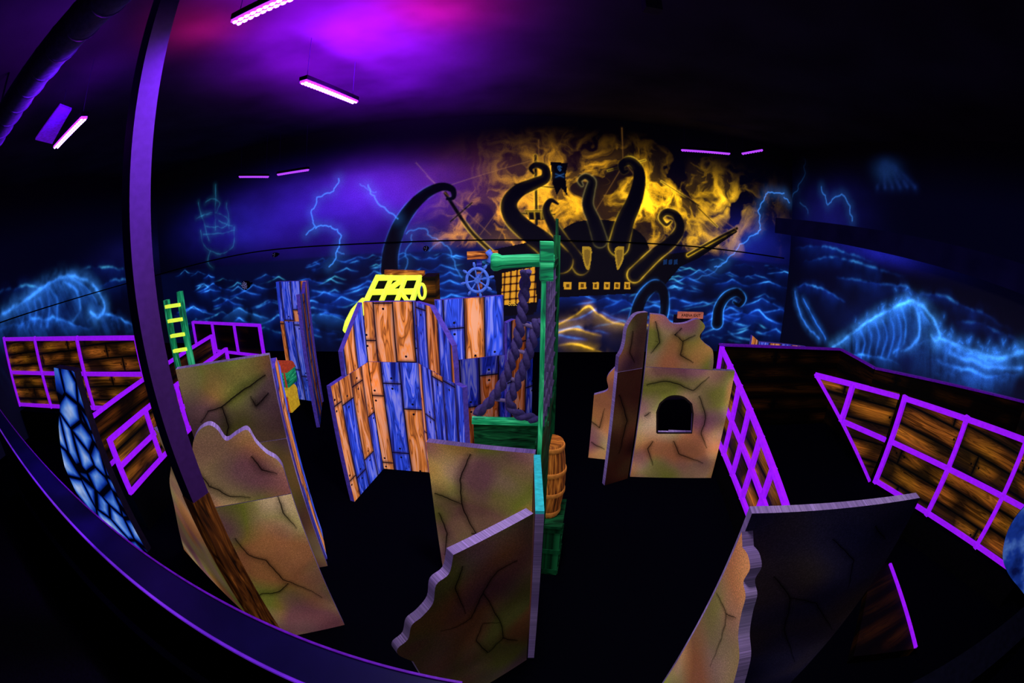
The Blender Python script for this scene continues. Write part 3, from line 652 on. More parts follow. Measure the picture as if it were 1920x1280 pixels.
# wavy-topped left panel
a = Panel('stone_panel', 'stone panel with a wavy crumbled top in front of the tall square-topped one', 'panel', (-1.72, 1.297), (-1.19, 1.62), ST)
a.part('lower_sheet', [(0, 0), (a.L, 0), (a.L, Z1-.004), (0, Z1-.004)], SE, [[(440, 1008), (466, 1040), (498, 1050), (530, 1086), (560, 1098), (604, 1120)], [(540, 1092), (522, 1108), (490, 1112), (470, 1130)], [(520, 930), (530, 960), (556, 990)]], .08)
w = a.px(cr([(360, 850), (363, 826), (374, 806), (392, 797), (408, 806), (424, 826), (444, 814), (464, 806), (480, 830), (500, 850), (520, 862), (534, 882), (540, 898)], 5))
a.part('upper_sheet', [(0, Z1), (a.L, Z1)]+[(min(x, a.L), max(z, Z1+.01)) for x, z in w[::-1]]+[(0, w[0][1]-.02)], SE, [[(366, 880), (392, 912), (430, 930), (470, 932)], [(470, 855), (490, 880), (520, 888)]], .08)
a = Panel('stone_panel', 'stone panel with a wavy left side left of the wood-clad column foot', 'panel', (-2.12, 1.52), (-1.755, 1.36), ST, 0.06)
w = a.px(cr([(288, 802), (302, 832), (320, 866), (318, 905), (327, 950), (337, 1000), (352, 1055)], 5))
a.part('sheet', [(max(w[-1][0], -.2), 0), (a.L, 0), (a.L, w[0][1]+.02)]+[(x, z) for x, z in w], SE)  # glowing stone stands in for the orange light on this face
# plank sliver behind
a = Panel('plank_panel', 'narrow plank panel sliver at the right side of the tall square-topped stone panel', 'panel', (-1.545, 2.28), (-1.73, 2.64), PK)
a.part('sheet', [(0, 0), (a.L, 0), (a.L, 1.6), (a.L*.6, 1.72), (0, 1.72)], [M['plank'], M['plank_edge']])
# low centre stone wall and its front wing
a = Panel('stone_panel', 'low straight-topped stone panel in front of the green rope frame', 'panel', (-.535, 2.27), (.135, 2.15), ST)
a.part('sheet', [(0, 0), (a.L, 0), (a.L, Z1), (0, Z1)], SE, [[(882, 850), (862, 900), (866, 945), (892, 1000), (884, 1030)], [(815, 925), (840, 934), (866, 945)], [(822, 960), (838, 1000), (834, 1040)], [(884, 1000), (930, 1010), (960, 1000)]], .09)
ZP = 1.37
a = Panel('stone_panel', 'stone panel with a wavy left side at the bottom centre of the picture', 'panel', (.094, 1.453), (-.2285, 1.181), ST)
w = a.px(cr([(850, 1040), (842, 1075), (818, 1096), (812, 1130), (792, 1155), (772, 1172), (765, 1198), (746, 1215), (748, 1228), (775, 1240)], 5))
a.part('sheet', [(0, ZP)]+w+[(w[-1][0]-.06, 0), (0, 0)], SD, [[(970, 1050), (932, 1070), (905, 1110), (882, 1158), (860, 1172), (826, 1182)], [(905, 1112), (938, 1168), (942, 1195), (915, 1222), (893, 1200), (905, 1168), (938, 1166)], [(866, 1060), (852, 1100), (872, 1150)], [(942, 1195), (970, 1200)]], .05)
a = Panel('stone_panel', 'end-on stone panel joining the two low centre panels with a teal top', 'panel', (.128, 2.14), (.103, 1.47), ST)
zt = lambda s: Z1+(ZP-Z1)*s/a.L
b = MB(); b.prism(a.P, a.d, a.n, [(0, 0), (a.L, 0), (a.L, zt(a.L)-.02), (0, Z1-.02)], .04); b.build('sheet', [M['stone_dim'], M['stone_edge']], a.root)
b = MB(); b.prism(a.P, a.d, a.n, [(0, Z1-.018), (a.L, zt(a.L)-.018), (a.L, zt(a.L)), (0, Z1)], .04); b.build('cap', M['teal'], a.root, 'top edge with teal light put into its colour')
# window panel and its neighbours
a = Panel('stone_panel', 'tall stone panel with an arched window cut in its lower sheet', 'panel', (1.25, 3.61), (2.16, 3.445), ST)
ar = a.px([(1232, 811), (1232, 772)]+cr([(1238, 756), (1252, 745), (1266, 742), (1282, 745), (1296, 757)], 4)+[(1299, 775), (1297, 811)])
mid = len(ar)//2; xm = ar[mid][0]
a.part('lower_sheet', [[(0, 0), (xm, 0), (xm, ar[0][1])]+ar[:mid+1]+[(xm, Z1-.004), (0, Z1-.004)], [(xm, 0), (a.L, 0), (a.L, Z1-.004), (xm, Z1-.004)]+ar[mid:]+[(xm, ar[-1][1])]], SE,
       [[(1212, 722), (1250, 715), (1300, 732), (1330, 706)], [(1310, 742), (1322, 782), (1314, 812), (1325, 840)], [(1224, 826), (1214, 840), (1224, 872)], [(1262, 826), (1272, 850), (1318, 868)], [(1208, 780), (1220, 772)]], .08)
b = MB()
pts = [a.P+a.d*x+V((0, 0, z))+a.n*.003 for x, z in ar]+[a.P+a.d*ar[0][0]+V((0, 0, ar[0][1]))+a.n*.003]
b.ribbon(pts, a.n, .02, 0, False); b.build('window_rim', M['rim'], a.root)
w = a.px(cr([(1212, 588), (1246, 592), (1260, 606), (1284, 606), (1308, 598), (1322, 612), (1312, 630), (1322, 644), (1336, 656), (1338, 680)], 5))
w = [(max(x, 0.0), z) for x, z in w]
a.part('upper_sheet', [(0, Z1), (w[-1][0], Z1)]+w[::-1]+[(0, w[0][1])], SE, [[(1278, 614), (1264, 627), (1280, 640), (1304, 628)], [(1228, 602), (1236, 642), (1220, 662)], [(1280, 640), (1275, 665), (1300, 680)]], .08)
a = Panel('stone_panel', 'shadowed brown stone wing left of the arched window panel', 'panel', (.945, 3.48), (1.215, 3.58), ST)
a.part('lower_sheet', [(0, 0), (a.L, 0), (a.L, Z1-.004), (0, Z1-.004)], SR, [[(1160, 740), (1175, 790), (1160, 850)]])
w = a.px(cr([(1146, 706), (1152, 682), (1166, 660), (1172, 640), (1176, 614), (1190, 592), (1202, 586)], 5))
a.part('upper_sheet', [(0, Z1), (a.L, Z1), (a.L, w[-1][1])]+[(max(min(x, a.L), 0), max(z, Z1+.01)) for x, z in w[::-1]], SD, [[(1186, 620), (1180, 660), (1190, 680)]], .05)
a = Panel('stone_panel', 'short pale stone panel with a stepped wavy top behind the shadowed brown wing', 'panel', (.859, 4.03), (1.22, 3.93), ST)
w = a.px(cr([(1101, 742), (1122, 738), (1140, 730), (1138, 708), (1150, 692), (1165, 680)], 5))
a.part('sheet', [(0, 0), (a.L, 0), (a.L, w[-1][1])]+[(max(x, 0), z) for x, z in w[::-1]], SE, [[(1108, 790), (1124, 802), (1134, 765)], [(1108, 828), (1134, 842)]], .06)
# front right: a full-height panel close to the camera
a = Panel('stone_panel', 'large unlit stone panel with a mauve top edge at the front right', 'panel', (.687, .803), (1.419, .627), ST, 0.035)
a.part('sheet', [(0, 0), (a.L, 0), (a.L, Z2), (0, Z2)], [M['stone_shade'], M['stone_edge'], M['crack']], [[(1450, 1080), (1480, 1120), (1470, 1180), (1490, 1240)], [(1560, 1010), (1600, 1050), (1590, 1100)], [(1640, 985), (1660, 1010)], [(1480, 1120), (1530, 1130), (1560, 1180)]], .035)
a = Panel('stone_panel', 'pale stone panel with a thick wavy glittering edge at the bottom right', 'panel', (.672, .80), (.630, .43), ST, 0.04)
w = a.px(cr([(1392, 1026), (1402, 1040), (1406, 1066), (1394, 1090), (1398, 1118), (1390, 1150), (1384, 1190), (1386, 1235), (1374, 1285)], 5))
a.part('sheet', [(0, 0), (0, w[0][1]+.03)]+w+[(w[-1][0]+.005, 0)], SE, [[(1344, 1112), (1362, 1150), (1354, 1196), (1332, 1250)], [(1362, 1150), (1382, 1158)]], 0.024)
# plank fort
PE = [M['plank'], M['plank_edge']]; PD = [M['plank_dim'], M['plank_edge']]
a = Panel('plank_panel', 'low front-left wing of the blue and orange plank fort', 'panel', (-1.547, 3.12), (-1.405, 3.74), PK)
a.part('lower_sheet', [(0, 0), (a.L, 0), (a.L, Z1-.004), (0, Z1-.004)], PE)
a.part('upper_sheet', [(.24, Z1), (a.L, Z1), (a.L, Z2), (.24, 1.48)], PE)
a = Panel('plank_panel', 'widest blue and orange plank panel facing the camera in the fort middle', 'panel', (-1.40, 3.752), (-.89, 3.73), PK)
a.part('lower_sheet', [(0, 0), (a.L, 0), (a.L, Z1-.004), (0, Z1-.004)], PE)
a.part('upper_sheet', [(0, Z1), (a.L, Z1), (a.L, Z2), (0, Z2)], PE)
a = Panel('plank_panel', 'slope-topped plank wing right of the widest fort panel', 'panel', (-.883, 3.72), (-.40, 3.15), PK)
a.part('lower_sheet', [(0, 0), (a.L, 0), (a.L, Z1-.004), (0, Z1-.004)], PE)
w = a.px([(806, 574), (847, 648), (851, 690)])
a.part('upper_sheet', [(0, Z1), (w[-1][0], Z1)]+w[::-1]+[(0, Z2)], PE)
a = Panel('plank_panel', 'plank panel under the blue ship wheel', 'panel', (-.70, 3.76), (-.075, 3.97), PK)
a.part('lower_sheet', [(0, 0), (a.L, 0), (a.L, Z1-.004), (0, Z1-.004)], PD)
a.part('upper_sheet', [(0, Z1), (a.L, Z1), (a.L, Z2), (0, Z2)], PE)
a = Panel('plank_panel', 'dim plank panel seen through the hanging ropes', 'panel', (-.05, 4.02), (.22, 4.25), PK)
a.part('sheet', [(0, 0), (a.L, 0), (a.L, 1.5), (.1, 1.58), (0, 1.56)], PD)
a = Panel('plank_panel', 'tall separate plank panel standing left of the fort', 'panel', (-3.45, 5.46), (-2.86, 5.36), PK)
a.part('lower_sheet', [(0, 0), (a.L, 0), (a.L, Z1-.004), (0, Z1-.004)], PE)
a.part('upper_sheet', [(0, Z1), (a.L, Z1), (a.L, Z2), (0, Z2)], PE)
a = Panel('plank_panel', 'dark plank return wing of the tall separate panel left of the fort', 'panel', (-2.845, 5.33), (-2.56, 4.6), PK)
a.part('sheet', [(0, 0), (a.L, 0), (a.L, Z2-.05), (.3, Z2-.12), (0, Z2)], PD)
a = Panel('plank_panel', 'plank panel top peeking over the right ramp wall', 'panel', (2.6, 4.55), (3.72, 4.5), PK)
w = a.px([(1411, 629), (1424, 641), (1470, 645), (1512, 650)])
a.part('sheet', [(w[0][0], 0), (w[-1][0], 0)]+w[::-1], PE)
# blue cobblestone panel
a = Panel('cobblestone_panel', 'tall blue cobblestone panel beside the left ramp fence', 'panel', (-4.16, 1.66), (-3.44, 1.69), None, .08)
w = a.px([(136, 695), (101, 689), (106, 735), (112, 760), (110, 800), (114, 840), (121, 874)])
a.part('sheet', [(w[-1][0], 0), (a.L, 0), (a.L, 1.83)]+w, [M['cobble'], M['dark_edge']])

# ---------- ramp fences
FG = 'violet ramp fences'
def fence(label, A, Bp, z, n, infill='infill', mid=True, w=0.045, pm='purple', legs=0):
    A = V((A[0], A[1], 0)); Bp = V((Bp[0], Bp[1], 0)); zb0, zt0, zb1, zt1 = z
    r = thing('ramp_fence', label, 'fence', ((A.x+Bp.x)/2, (A.y+Bp.y)/2, min(zb0, zb1)), FG)
    d = (Bp-A).normalized(); nn = d.cross(V((0, 0, 1)))
    if nn.dot(-A) < 0: nn = -nn
    at = lambda t, f: A.lerp(Bp, t)+V((0, 0, (zb0+(zb1-zb0)*t)*(1-f)+(zt0+(zt1-zt0)*t)*f))
    for nm, f in (('bottom_rail', 0.03), ('middle_rail', 0.5), ('top_rail', 0.97)):
        if f == 0.5 and not mid: continue
        b = MB(); b.bar(at(0, f), at(1, f), 0.04, w); b.build(nm, M[pm], r)
    for k in range(n):
        t = k/(n-1); b = MB(); b.bar(at(t, 0), at(t, 1), w, 0.05); b.build('post', M[pm], r)
    if infill:
        for k in range(n-1):
            t0 = k/(n-1); t1 = (k+1)/(n-1); L = (Bp-A).length
            b = MB(); b.prism(A, d, nn, [(t0*L, at(t0, .02).z), (t1*L, at(t1, .02).z), (t1*L, at(t1, .97).z), (t0*L, at(t0, .97).z)], .012, 0, 0, -0.012); b.build('board_panel', M[infill], r)
    return r
fence('violet-framed ramp fence running back beside the arched window panel', (2.3, 4.03), (1.85, 1.81), (.38, 1.31, .38, .9), 7)
nf = fence('nearest violet fence with large brown board panels on the right', (3.71, 2.315), (4.49, .06), (.38, 1.36, .38, 1.62), 4)
a = Panel(None, None, None, (4.252, .60), (4.459, 0.0), None, .022, nf)
w = a.px(cr([(1922, 948), (1902, 972), (1886, 1005), (1880, 1045), (1891, 1076), (1908, 1098)], 4))
a.part('rock_cutout', w+[(w[-1][0]+.25, w[-1][1]-.04), (w[0][0]+.45, w[0][1])], [M['rock'], M['dark_edge']], label='blue rock painted cutout')
fence('long violet fence with brown boards in front of the left wave mural', (-8.72, 2.55), (-4.66, 3.46), (.62, 1.90, .6, 1.62), 4, w=.055)
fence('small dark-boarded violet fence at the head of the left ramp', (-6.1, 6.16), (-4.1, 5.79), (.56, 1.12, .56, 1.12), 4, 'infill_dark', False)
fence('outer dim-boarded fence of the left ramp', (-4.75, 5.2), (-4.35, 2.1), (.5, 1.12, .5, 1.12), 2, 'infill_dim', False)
fence('inner violet fence with brown boards between the cobblestone panel and the column', (-3.95, 4.6), (-3.6, 1.95), (.5, 1.1, .5, 1.1), 5)
# diagonal-footed fence of the right ramp
A = V((2.93, 3.05, 0)); Bq = V((3.66, 2.367, 0)); d = (Bq-A).normalized(); L = (Bq-A).length; nn = d.cross(V((0, 0, 1)))
if nn.dot(-A) < 0: nn = -nn
r = thing('ramp_fence', 'brown boarded fence with a slanting violet foot at the right ramp', 'fence', (A+Bq)/2+V((0, 0, .38)), FG)
b = MB(); b.prism(A, d, nn, [(0, 1.34), (L, .38), (L, 1.36)], .012, 0, 0, -.012); b.build('board_panel', M['infill'], r)
P3 = lambda s, z: A+d*s+V((0, 0, z))
b = MB(); b.bar(P3(0, 1.34), P3(L, .385), .04, .03); b.build('bottom_rail', M['purple'], r)
b = MB(); b.bar(P3(0, 1.33), P3(L, 1.33), .04, .045); b.build('top_rail', M['purple'], r)
b = MB(); b.bar(P3(.44*L, .94), P3(L, .87), .04, .045); b.build('middle_rail', M['purple'], r)
b = MB(); b.bar(P3(.44*L, 1.34), P3(.42*L, .93), .045, .05); b.build('post', M['purple'], r)
# ramp decks and walls
def deck(label, pts, z1):
    c = V((sum(p[0] for p in pts)/len(pts), sum(p[1] for p in pts)/len(pts), 0)); r = thing('ramp_deck', label, 'ramp', c)
    b = MB(); b.slab(pts, 0, z1-.03); b.build('base', M['black'], r)
    b = MB(); b.slab(pts, z1-.028, z1); b.build('deck_surface', M['floor'], r)
deck('black ramp deck inside the right violet fences', [(2.32, 4.0), (1.9, 1.8), (3.74, 1.75), (3.66, 2.25), (4.0, 3.1), (4.05, 3.75)], .35)
deck('black platform deck behind the near right violet fence', [(3.76, 2.2), (4.52, .05), (5.5, .05), (5.5, 1.25), (4.1, 3.0)], .35)
deck('black platform deck in front of the left wave mural', [(-8.7, 2.5), (-5.0, 3.35), (-5.0, 6.6), (-8.7, 6.6)], .55)
deck('black ramp deck between the two left ramp fences', [(-4.72, 5.2), (-4.33, 2.1), (-3.66, 1.98), (-4.0, 4.6), (-4.0, 5.75)], .47)
def rwall(label, pts, zt, zb=0):
    r = thing('ramp_wall', label, 'wall panel', (pts[0][0], pts[0][1], 0))
    for p, q, z0, z1 in zip(pts, pts[1:], zt, zt[1:]):
        P = V((p[0], p[1], 0)); Q = V((q[0], q[1], 0)); dd = (Q-P).normalized(); n2 = dd.cross(V((0, 0, 1))); LL = (Q-P).length
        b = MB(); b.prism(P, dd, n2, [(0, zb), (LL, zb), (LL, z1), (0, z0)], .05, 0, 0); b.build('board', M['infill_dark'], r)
        b = MB(); b.bar(P+V((0, 0, z0+.012)), Q+V((0, 0, z1+.012)), .06, .018); b.build('cap', M['purple_dim'], r)
rwall('dark back wall of the right ramp with a thin violet cap', [(2.28, 4.06), (4.1, 3.85), (4.1, 3.15), (5.6, 1.3), (5.9, -.4)], [1.31, 1.31, 1.31, 1.5, 1.6])
# floor boards of the right ramp foot
r = thing('ramp_board', 'dark plank ramp foot with a violet line at the lower right', 'ramp', (2.8, 1.3, 0))
g = [onZ(*q, .1) for q in ((1635, 1045), (1668, 1058), (1716, 1215), (1600, 1230))]
b = MB(); b.slab([(q.x, q.y) for q in g], 0, .1); b.build('board', M['infill_dark'], r)
b = MB(); b.bar(g[1]+V((0, 0, .01)), g[2]+V((0, 0, .01)), .03, .02); b.build('edge_strip', M['purple'], r)

# ---------- column
r = thing('column', 'square column, violet-lit above and clad in wood at its foot', 'column', (-1.58, 1.255, 0))
ca = math.radians(-16.5)
def colbox(w, z0, z1):
    b = MB(); pts = []
    for k in range(4): t = ca+math.pi/4+k*math.pi/2; pts.append((-1.58+w*.7071*math.cos(t), 1.255+w*.7071*math.sin(t)))
    return b.slab(pts, z0, z1)
colbox(.115, 1.42, ZC).build('shaft', M['column'], r)
b = colbox(.12, 0, 1.42)
b.uv = [(p.z, (p.x+p.y)) for p in b.v]
b.build('wood_cladding', M['brown_wood'], r)
# ---------- parapet in front of the camera
r = thing('parapet', 'dark varnished parapet rail with painted violet sheen curving across the bottom left', 'railing', (-2, .7, 0))
def prail(A, Bp, z, trims=True):
    A = V((A[0], A[1], z)); Bp = V((Bp[0], Bp[1], z)); d = (Bp-A).normalized(); n2 = V((d.y, -d.x, 0))
    if n2.y > 0: n2 = -n2
    for nm, off, w, h, dz, m in (('cap', .075, .15, .05, -.025, 'rail' if trims else 'rail_dark'), ('trim', .156, .012, .014, -.010, 'rail_glow'), ('back_trim', .004, .008, .005, .004, 'purple_dim'), ('board', .12, .03, .95, -.53, 'rail_dark')):  # trim strips and navy cap colour stand in for violet light on the rail
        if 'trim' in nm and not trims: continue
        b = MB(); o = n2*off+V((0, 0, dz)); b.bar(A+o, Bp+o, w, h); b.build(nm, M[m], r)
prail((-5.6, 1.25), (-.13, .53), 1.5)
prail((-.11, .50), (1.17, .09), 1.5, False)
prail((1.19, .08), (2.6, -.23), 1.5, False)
r2 = thing('platform', 'black viewing platform floor behind the parapet', 'platform', (-1, -.8, 0))
b = MB(); b.slab([(-5.6, 1.06), (-.2, .34), (1.1, -.08), (2.6, -.40), (2.6, -2.3), (-5.6, -2.3)], 0, .5); b.build('platform_base', M['black'], r2)

# ---------- green rope frame
NX, NY = .17, 2.27
r = thing('rope_frame', 'green wooden ship frame with net and hanging ropes in the centre', 'frame', (.2, 2.6, 0))
b = MB(); b.bar((NX, NY, 0), (NX, NY, 2.25), .024, .05); b.build('post', M['green'], r)
b = MB(); b.bar((.315, 3.0, 0), (.315, 3.0, 2.46), .045, .05); b.bar((.315, 3.0, 2.46), (.315, 3.0, 2.58), .02, .02); b.build('post', M['green_dim'], r)
b = MB(); b.box(NX-.02, NX+.05, NY-.03, NY+.05, 2.25, 2.46); b.build('post_head', M['green'], r)
lz = 2.31; b = MB(); b.tube([(-.13, 2.62, lz), (-.115, 2.62, lz), (-.09, 2.62, lz), (-.06, 2.62, lz), (.1, 2.62, lz+.01), (.26, 2.62, lz+.01)], [.04, .056, .056, .042, .040, .040], 12); b.build('log', M['green'], r)
def sidept(t, z): return V((NX+(.315-NX)*t, NY+(3.0-NY)*t, z))
sd_ = (sidept(1, 0)-sidept(0, 0)); sl = sd_.length; sd_.normalize()
for z0 in (1.27, 2.28):
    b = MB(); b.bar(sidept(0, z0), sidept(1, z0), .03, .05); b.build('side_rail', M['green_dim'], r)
b = MB()
for k in range(1, 5): b.tube([sidept(k/5, 1.27), sidept(k/5, 2.28)], .010, 6)
for k in range(1, 9): b.tube([sidept(0, 1.27+k*.112), sidept(1, 1.27+k*.112)], .010, 6)
b.build('net', M['net'], r)
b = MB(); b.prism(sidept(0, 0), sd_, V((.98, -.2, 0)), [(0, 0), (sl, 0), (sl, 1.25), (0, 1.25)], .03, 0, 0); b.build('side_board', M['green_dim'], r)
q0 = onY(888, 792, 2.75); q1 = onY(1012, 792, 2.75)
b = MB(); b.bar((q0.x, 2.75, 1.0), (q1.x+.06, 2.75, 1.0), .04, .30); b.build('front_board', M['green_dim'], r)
b = MB(); b.bar((q0.x-.01, 2.745, 1.165), (q1.x+.06, 2.745, 1.15), .06, .035); b.build('front_board_cap', M['green'], r)
b = MB(); b.bar((q0.x+.02, 2.76, 0), (q0.x+.02, 2.76, .86), .04, .04); b.build('foot', M['green_dim'], r)
YR = 2.74
def rope(px, rad=.036):
    pts = [onY(x, y, YR) for x, y in cr(px, 10)]; b = MB(); n = len(pts)
    for s in (0, 1):
        L = 0; st = []
        for i, p in enumerate(pts):
            if i: L += (p-pts[i-1]).length
            t = L*38+s*math.pi; d = (pts[min(i+1, n-1)]-pts[max(i-1, 0)]).normalized(); sx = d.cross(V((0, 1, 0))).normalized()
            st.append(p+sx*math.cos(t)*rad*.5+V((0, 1, 0))*math.sin(t)*rad*.5)
        b.tube(st, rad*.62, 8)
    b.build('rope', M['rope'], r)
rope([(986, 508), (982, 560), (974, 620), (962, 670), (944, 715), (920, 752), (893, 776)])
rope([(1008, 600), (998, 640), (982, 690), (962, 735), (956, 758), (975, 778), (1008, 786)])
for x0, y0, x1, y1 in ((977, 605, 1006, 616), (966, 655, 994, 665), (948, 706, 976, 716), (925, 748, 958, 752)):
    b = MB(); b.tube([onY(x0, y0, YR), onY(x1, y1, YR)], .014, 8); b.build('rung', M['net'], r)
# half barrel on a green crate
bc = V((.258, 2.45, 0)); nx = V((sd_.y, -sd_.x, 0)); ang = math.atan2(nx.y, nx.x); dd = sd_
r = thing('crate', 'dark green plank crate under the barrel', 'crate', (bc.x, bc.y, 0))
def cbox(m, s0, s1, n0, n1, z0, z1):
    p = [bc+dd*s+nx*n for s, n in ((s0, n0), (s1, n0), (s1, n1), (s0, n1))]; m.slab([(q.x, q.y) for q in p], z0, z1)
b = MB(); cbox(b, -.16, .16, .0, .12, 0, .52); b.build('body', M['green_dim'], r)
for z in (.02, .25, .474):
    b = MB(); cbox(b, -.165, .165, 0, .128, z, z+.045); b.build('slat', M['green_dim'], r)
b = MB(); cbox(b, -.17, .17, 0, .13, .522, .545); b.build('lid', M['green_dim'], r)
r = thing('barrel', 'brown wooden half barrel with hoops standing on the green crate', 'barrel', (bc.x, bc.y, .546))
b = MB(); prof = [(.085+.03*math.sin(math.pi*k/10), .62*k/10) for k in range(11)]
b.lathe((bc.x, bc.y, .546), prof, 18, ang-math.pi/2, ang+math.pi/2); b.build('body', M['barrel'], r)
for f in (.06, .36, .64, .94):
    rr = .085+.03*math.sin(math.pi*f); b = MB(); b.lathe((bc.x, bc.y, .546+.62*f-.018), [(rr+.003, 0), (rr+.007, .008), (rr+.007, .028), (rr+.003, .036)], 18, ang-math.pi/2, ang+math.pi/2); b.build('hoop', M['hoop'], r)

# ---------- ship wheel and post
wc = onY(895, 525, 3.82)
r = thing('helm_stand', 'blue ship steering wheel on a post with an orange crossboard above the plank fort', 'ship wheel', (wc.x, 4.09, 0))
b = MB(); b.bar((wc.x, 4.09, 0), (wc.x, 4.09, 2.2), .05, .05); b.build('post', M['plank_dim'], r)
g0 = onY(876, 479, 4.03); g1_ = onY(934, 477, 4.03)
b = MB(); b.bar(g0, g1_, .03, .075); b.build('crossboard', M['orange_wood'], r)
b = MB(); b.tube([onY(914, 470, 4.0), onY(922, 480, 4.0), onY(918, 492, 4.0)], .03, 8); b.build('rope_knot', M['wheel'], r)
b = MB(); b.tube([wc+V((.098*math.cos(t), 0, .108*math.sin(t))) for t in np.linspace(0, 2*math.pi, 33)], .014, 8, caps=False); b.build('wheel_rim', M['wheel'], r)
b = MB(); b.tube([wc-V((0, .02, 0)), wc+V((0, .245, 0))], .028, 12); b.build('hub', M['wheel'], r)
for k in range(8):
    t = k*math.pi/4+.2; e = V((math.cos(t), 0, math.sin(t)*1.08))
    b = MB(); b.tube([wc+e*.02, wc+e*.1, wc+e*.115, wc+e*.13, wc+e*.155], [.007, .007, .009, .014, .008], 8); b.build('spoke', M['wheel'], r)

# ---------- lime lattice crate
Pa = onY(690, 562, 4.35); Pb = onY(770, 562, 4.35); Pc = onY(712, 519, 4.95)
hn = (Pb-Pa).cross(Pc-Pa).normalized()
if hn.dot(CAM-Pa) < 0: hn = -hn
r = thing('lattice_crate', 'crate with a sloping neon lime lattice face behind the widest plank panel', 'crate', ((Pa.x+Pb.x)/2, 4.7, 0))
TL, TR, BR_, BL_ = (706, 516), (790, 515), (771, 571), (679, 573)
hp = lambda x, y, o=0.0: onPl(x, y, Pa, hn)+hn*o
def hq(u, v, o=0.0):
    x = (TL[0]*(1-u)+TR[0]*u)*(1-v)+(BL_[0]*(1-u)+BR_[0]*u)*v; y = (TL[1]*(1-u)+TR[1]*u)*(1-v)+(BL_[1]*(1-u)+BR_[1]*u)*v; return hp(x, y, o)
b = MB(); f0 = [b.vert(hp(*q, -.06)) for q in (BL_, BR_, TR, TL)]; f1 = [b.vert(hp(*q, -.10)) for q in (BL_, BR_, TR, TL)]
b.face(f0); b.face(f1[::-1])
for i in range(4): j = (i+1) % 4; b.face((f0[i], f1[i], f1[j], f0[j]))
b.build('back_board', M['black'], r)
def lat(pts, w):
    b = MB(); A_, B_ = hq(*pts[0]), hq(*pts[1]); d_ = (B_-A_).normalized(); x_ = d_.cross(hn).normalized(); ids = []
    for P_ in (A_, B_):
        for s_, o_ in ((-1, -.05), (1, -.05), (1, .01), (-1, .01)): ids.append(b.vert(P_+x_*s_*w/2+hn*o_))
    for q in ((0, 1, 2, 3), (7, 6, 5, 4), (0, 4, 5, 1), (1, 5, 6, 2), (2, 6, 7, 3), (3, 7, 4, 0)): b.face([ids[k] for k in q])
    b.build('lattice_bar', M['lime'], r)
for pts, w in (([(0, 0.03), (1, 0.03)], .05), ([(0, .97), (1, .97)], .05), ([(0.02, 0), (0.02, 1)], .042), ([(.98, 0), (.98, 1)], .042), ([(0, .5), (1, .5)], .036), ([(.34, 0), (.34, 1)], .034), ([(.66, 0), (.66, 1)], .034),
               ([(.66, .5), (.98, .97)], .024), ([(.34, .5), (.66, .03)], .024)): lat(pts, w)
b = MB(); b.tube([hp(682, 564), hp(664, 584), hp(653, 606), hp(650, 618)], .042, 8); b.build('leg', M['lime'], r)
b = MB(); b.tube([hp(692, 568), hp(676, 590), hp(668, 604)], .03, 8); b.build('leg', M['lime'], r)
b = MB(); b.bar(onY(722, 510, 5.0), onY(796, 512, 5.0), .06, .06); b.build('top_slat', M['orange_wood'], r)
b = MB(); c0 = onY(796, 520, 4.95); c1_ = onY(820, 520, 4.95); b.box(c0.x, c1_.x, 4.8, 5.1, 0, c0.z+.03); b.build('side_box', M['infill_dim'], r)
b = MB(); cc = onY(791, 546, 4.7); b.tube([cc+V((.04*math.cos(t), 0, .085*math.sin(t))) for t in np.linspace(0, 2*math.pi, 25)], .018, 8, caps=False); b.build('ring', M['lime'], r)
b = MB(); b.box(Pa.x, Pb.x, 4.72, 5.05, 0, Pa.z-.12); b.build('stand', M['black'], r)

# ---------- green frame by the column
r = thing('post_frame', 'green and lime post frame rising behind the column and stone panel', 'frame', (-2.85, 2.8, 0))
gy = 2.8
b = MB(); p1 = onY(312, 562, gy); b.bar((p1.x, gy, 0), p1, .05, .05); b.build('post', M['green'], r)
b = MB(); p2 = onY(337, 546, gy); b.bar((p2.x, gy, 0), p2, .05, .05); b.build('post', M['green'], r)
for k, y in enumerate((575, 602, 630, 658)):
    b = MB(); b.bar(onY(311+k*5, y, gy-.03), onY(338+k*4, y-4, gy-.03), .03, .03); b.build('crossbar', M['lime'], r)

# ---------- chests
def chest(label, px, Y, w, h, z, body, lid):
    p = onY(px[0], px[1], Y); r = thing('treasure_chest', label, 'chest', (p.x, Y, z), 'treasure chests'); x = p.x
    b = MB(); b.box(x-w/2, x+w/2, Y-.14, Y+.14, z, z+h*.62); b.build('body', M[body], r)
    b = MB(); n = 9; pts = [(-.14+.28*k/n, h*.62+.003+h*.36*math.sin(math.pi*k/n)**.6) for k in range(n+1)]
    i0 = [b.vert((x-w/2-.01, Y+q[0], z+q[1])) for q in pts]; i1 = [b.vert((x+w/2+.01, Y+q[0], z+q[1])) for q in pts]
    b.face(i0); b.face(i1[::-1])
    for k in range(n): b.face((i0[k], i0[k+1], i1[k+1], i1[k]))
    b.face((i0[0], i1[0], i1[-1], i0[-1])); b.build('lid', M[lid], r)
    for s in (-.35, .35):
        b = MB(); b.box(x+s*w-.015, x+s*w+.015, Y-.146, Y-.138, z, z+h*.62); b.build('strap', M['red'], r)
    b = MB(); b.box(x-.025, x+.025, Y-.152, Y-.138, z+h*.42, z+h*.62); b.build('lock', M['black'], r)
chest('gold chest on the floor left of the tall separate plank panel', (537, 745), 5.1, .28, .40, 0, 'gold', 'gold')
chest('green chest with a red lid stacked on the gold chest', (532, 690), 5.1, .24, .36, .397, 'green', 'red')

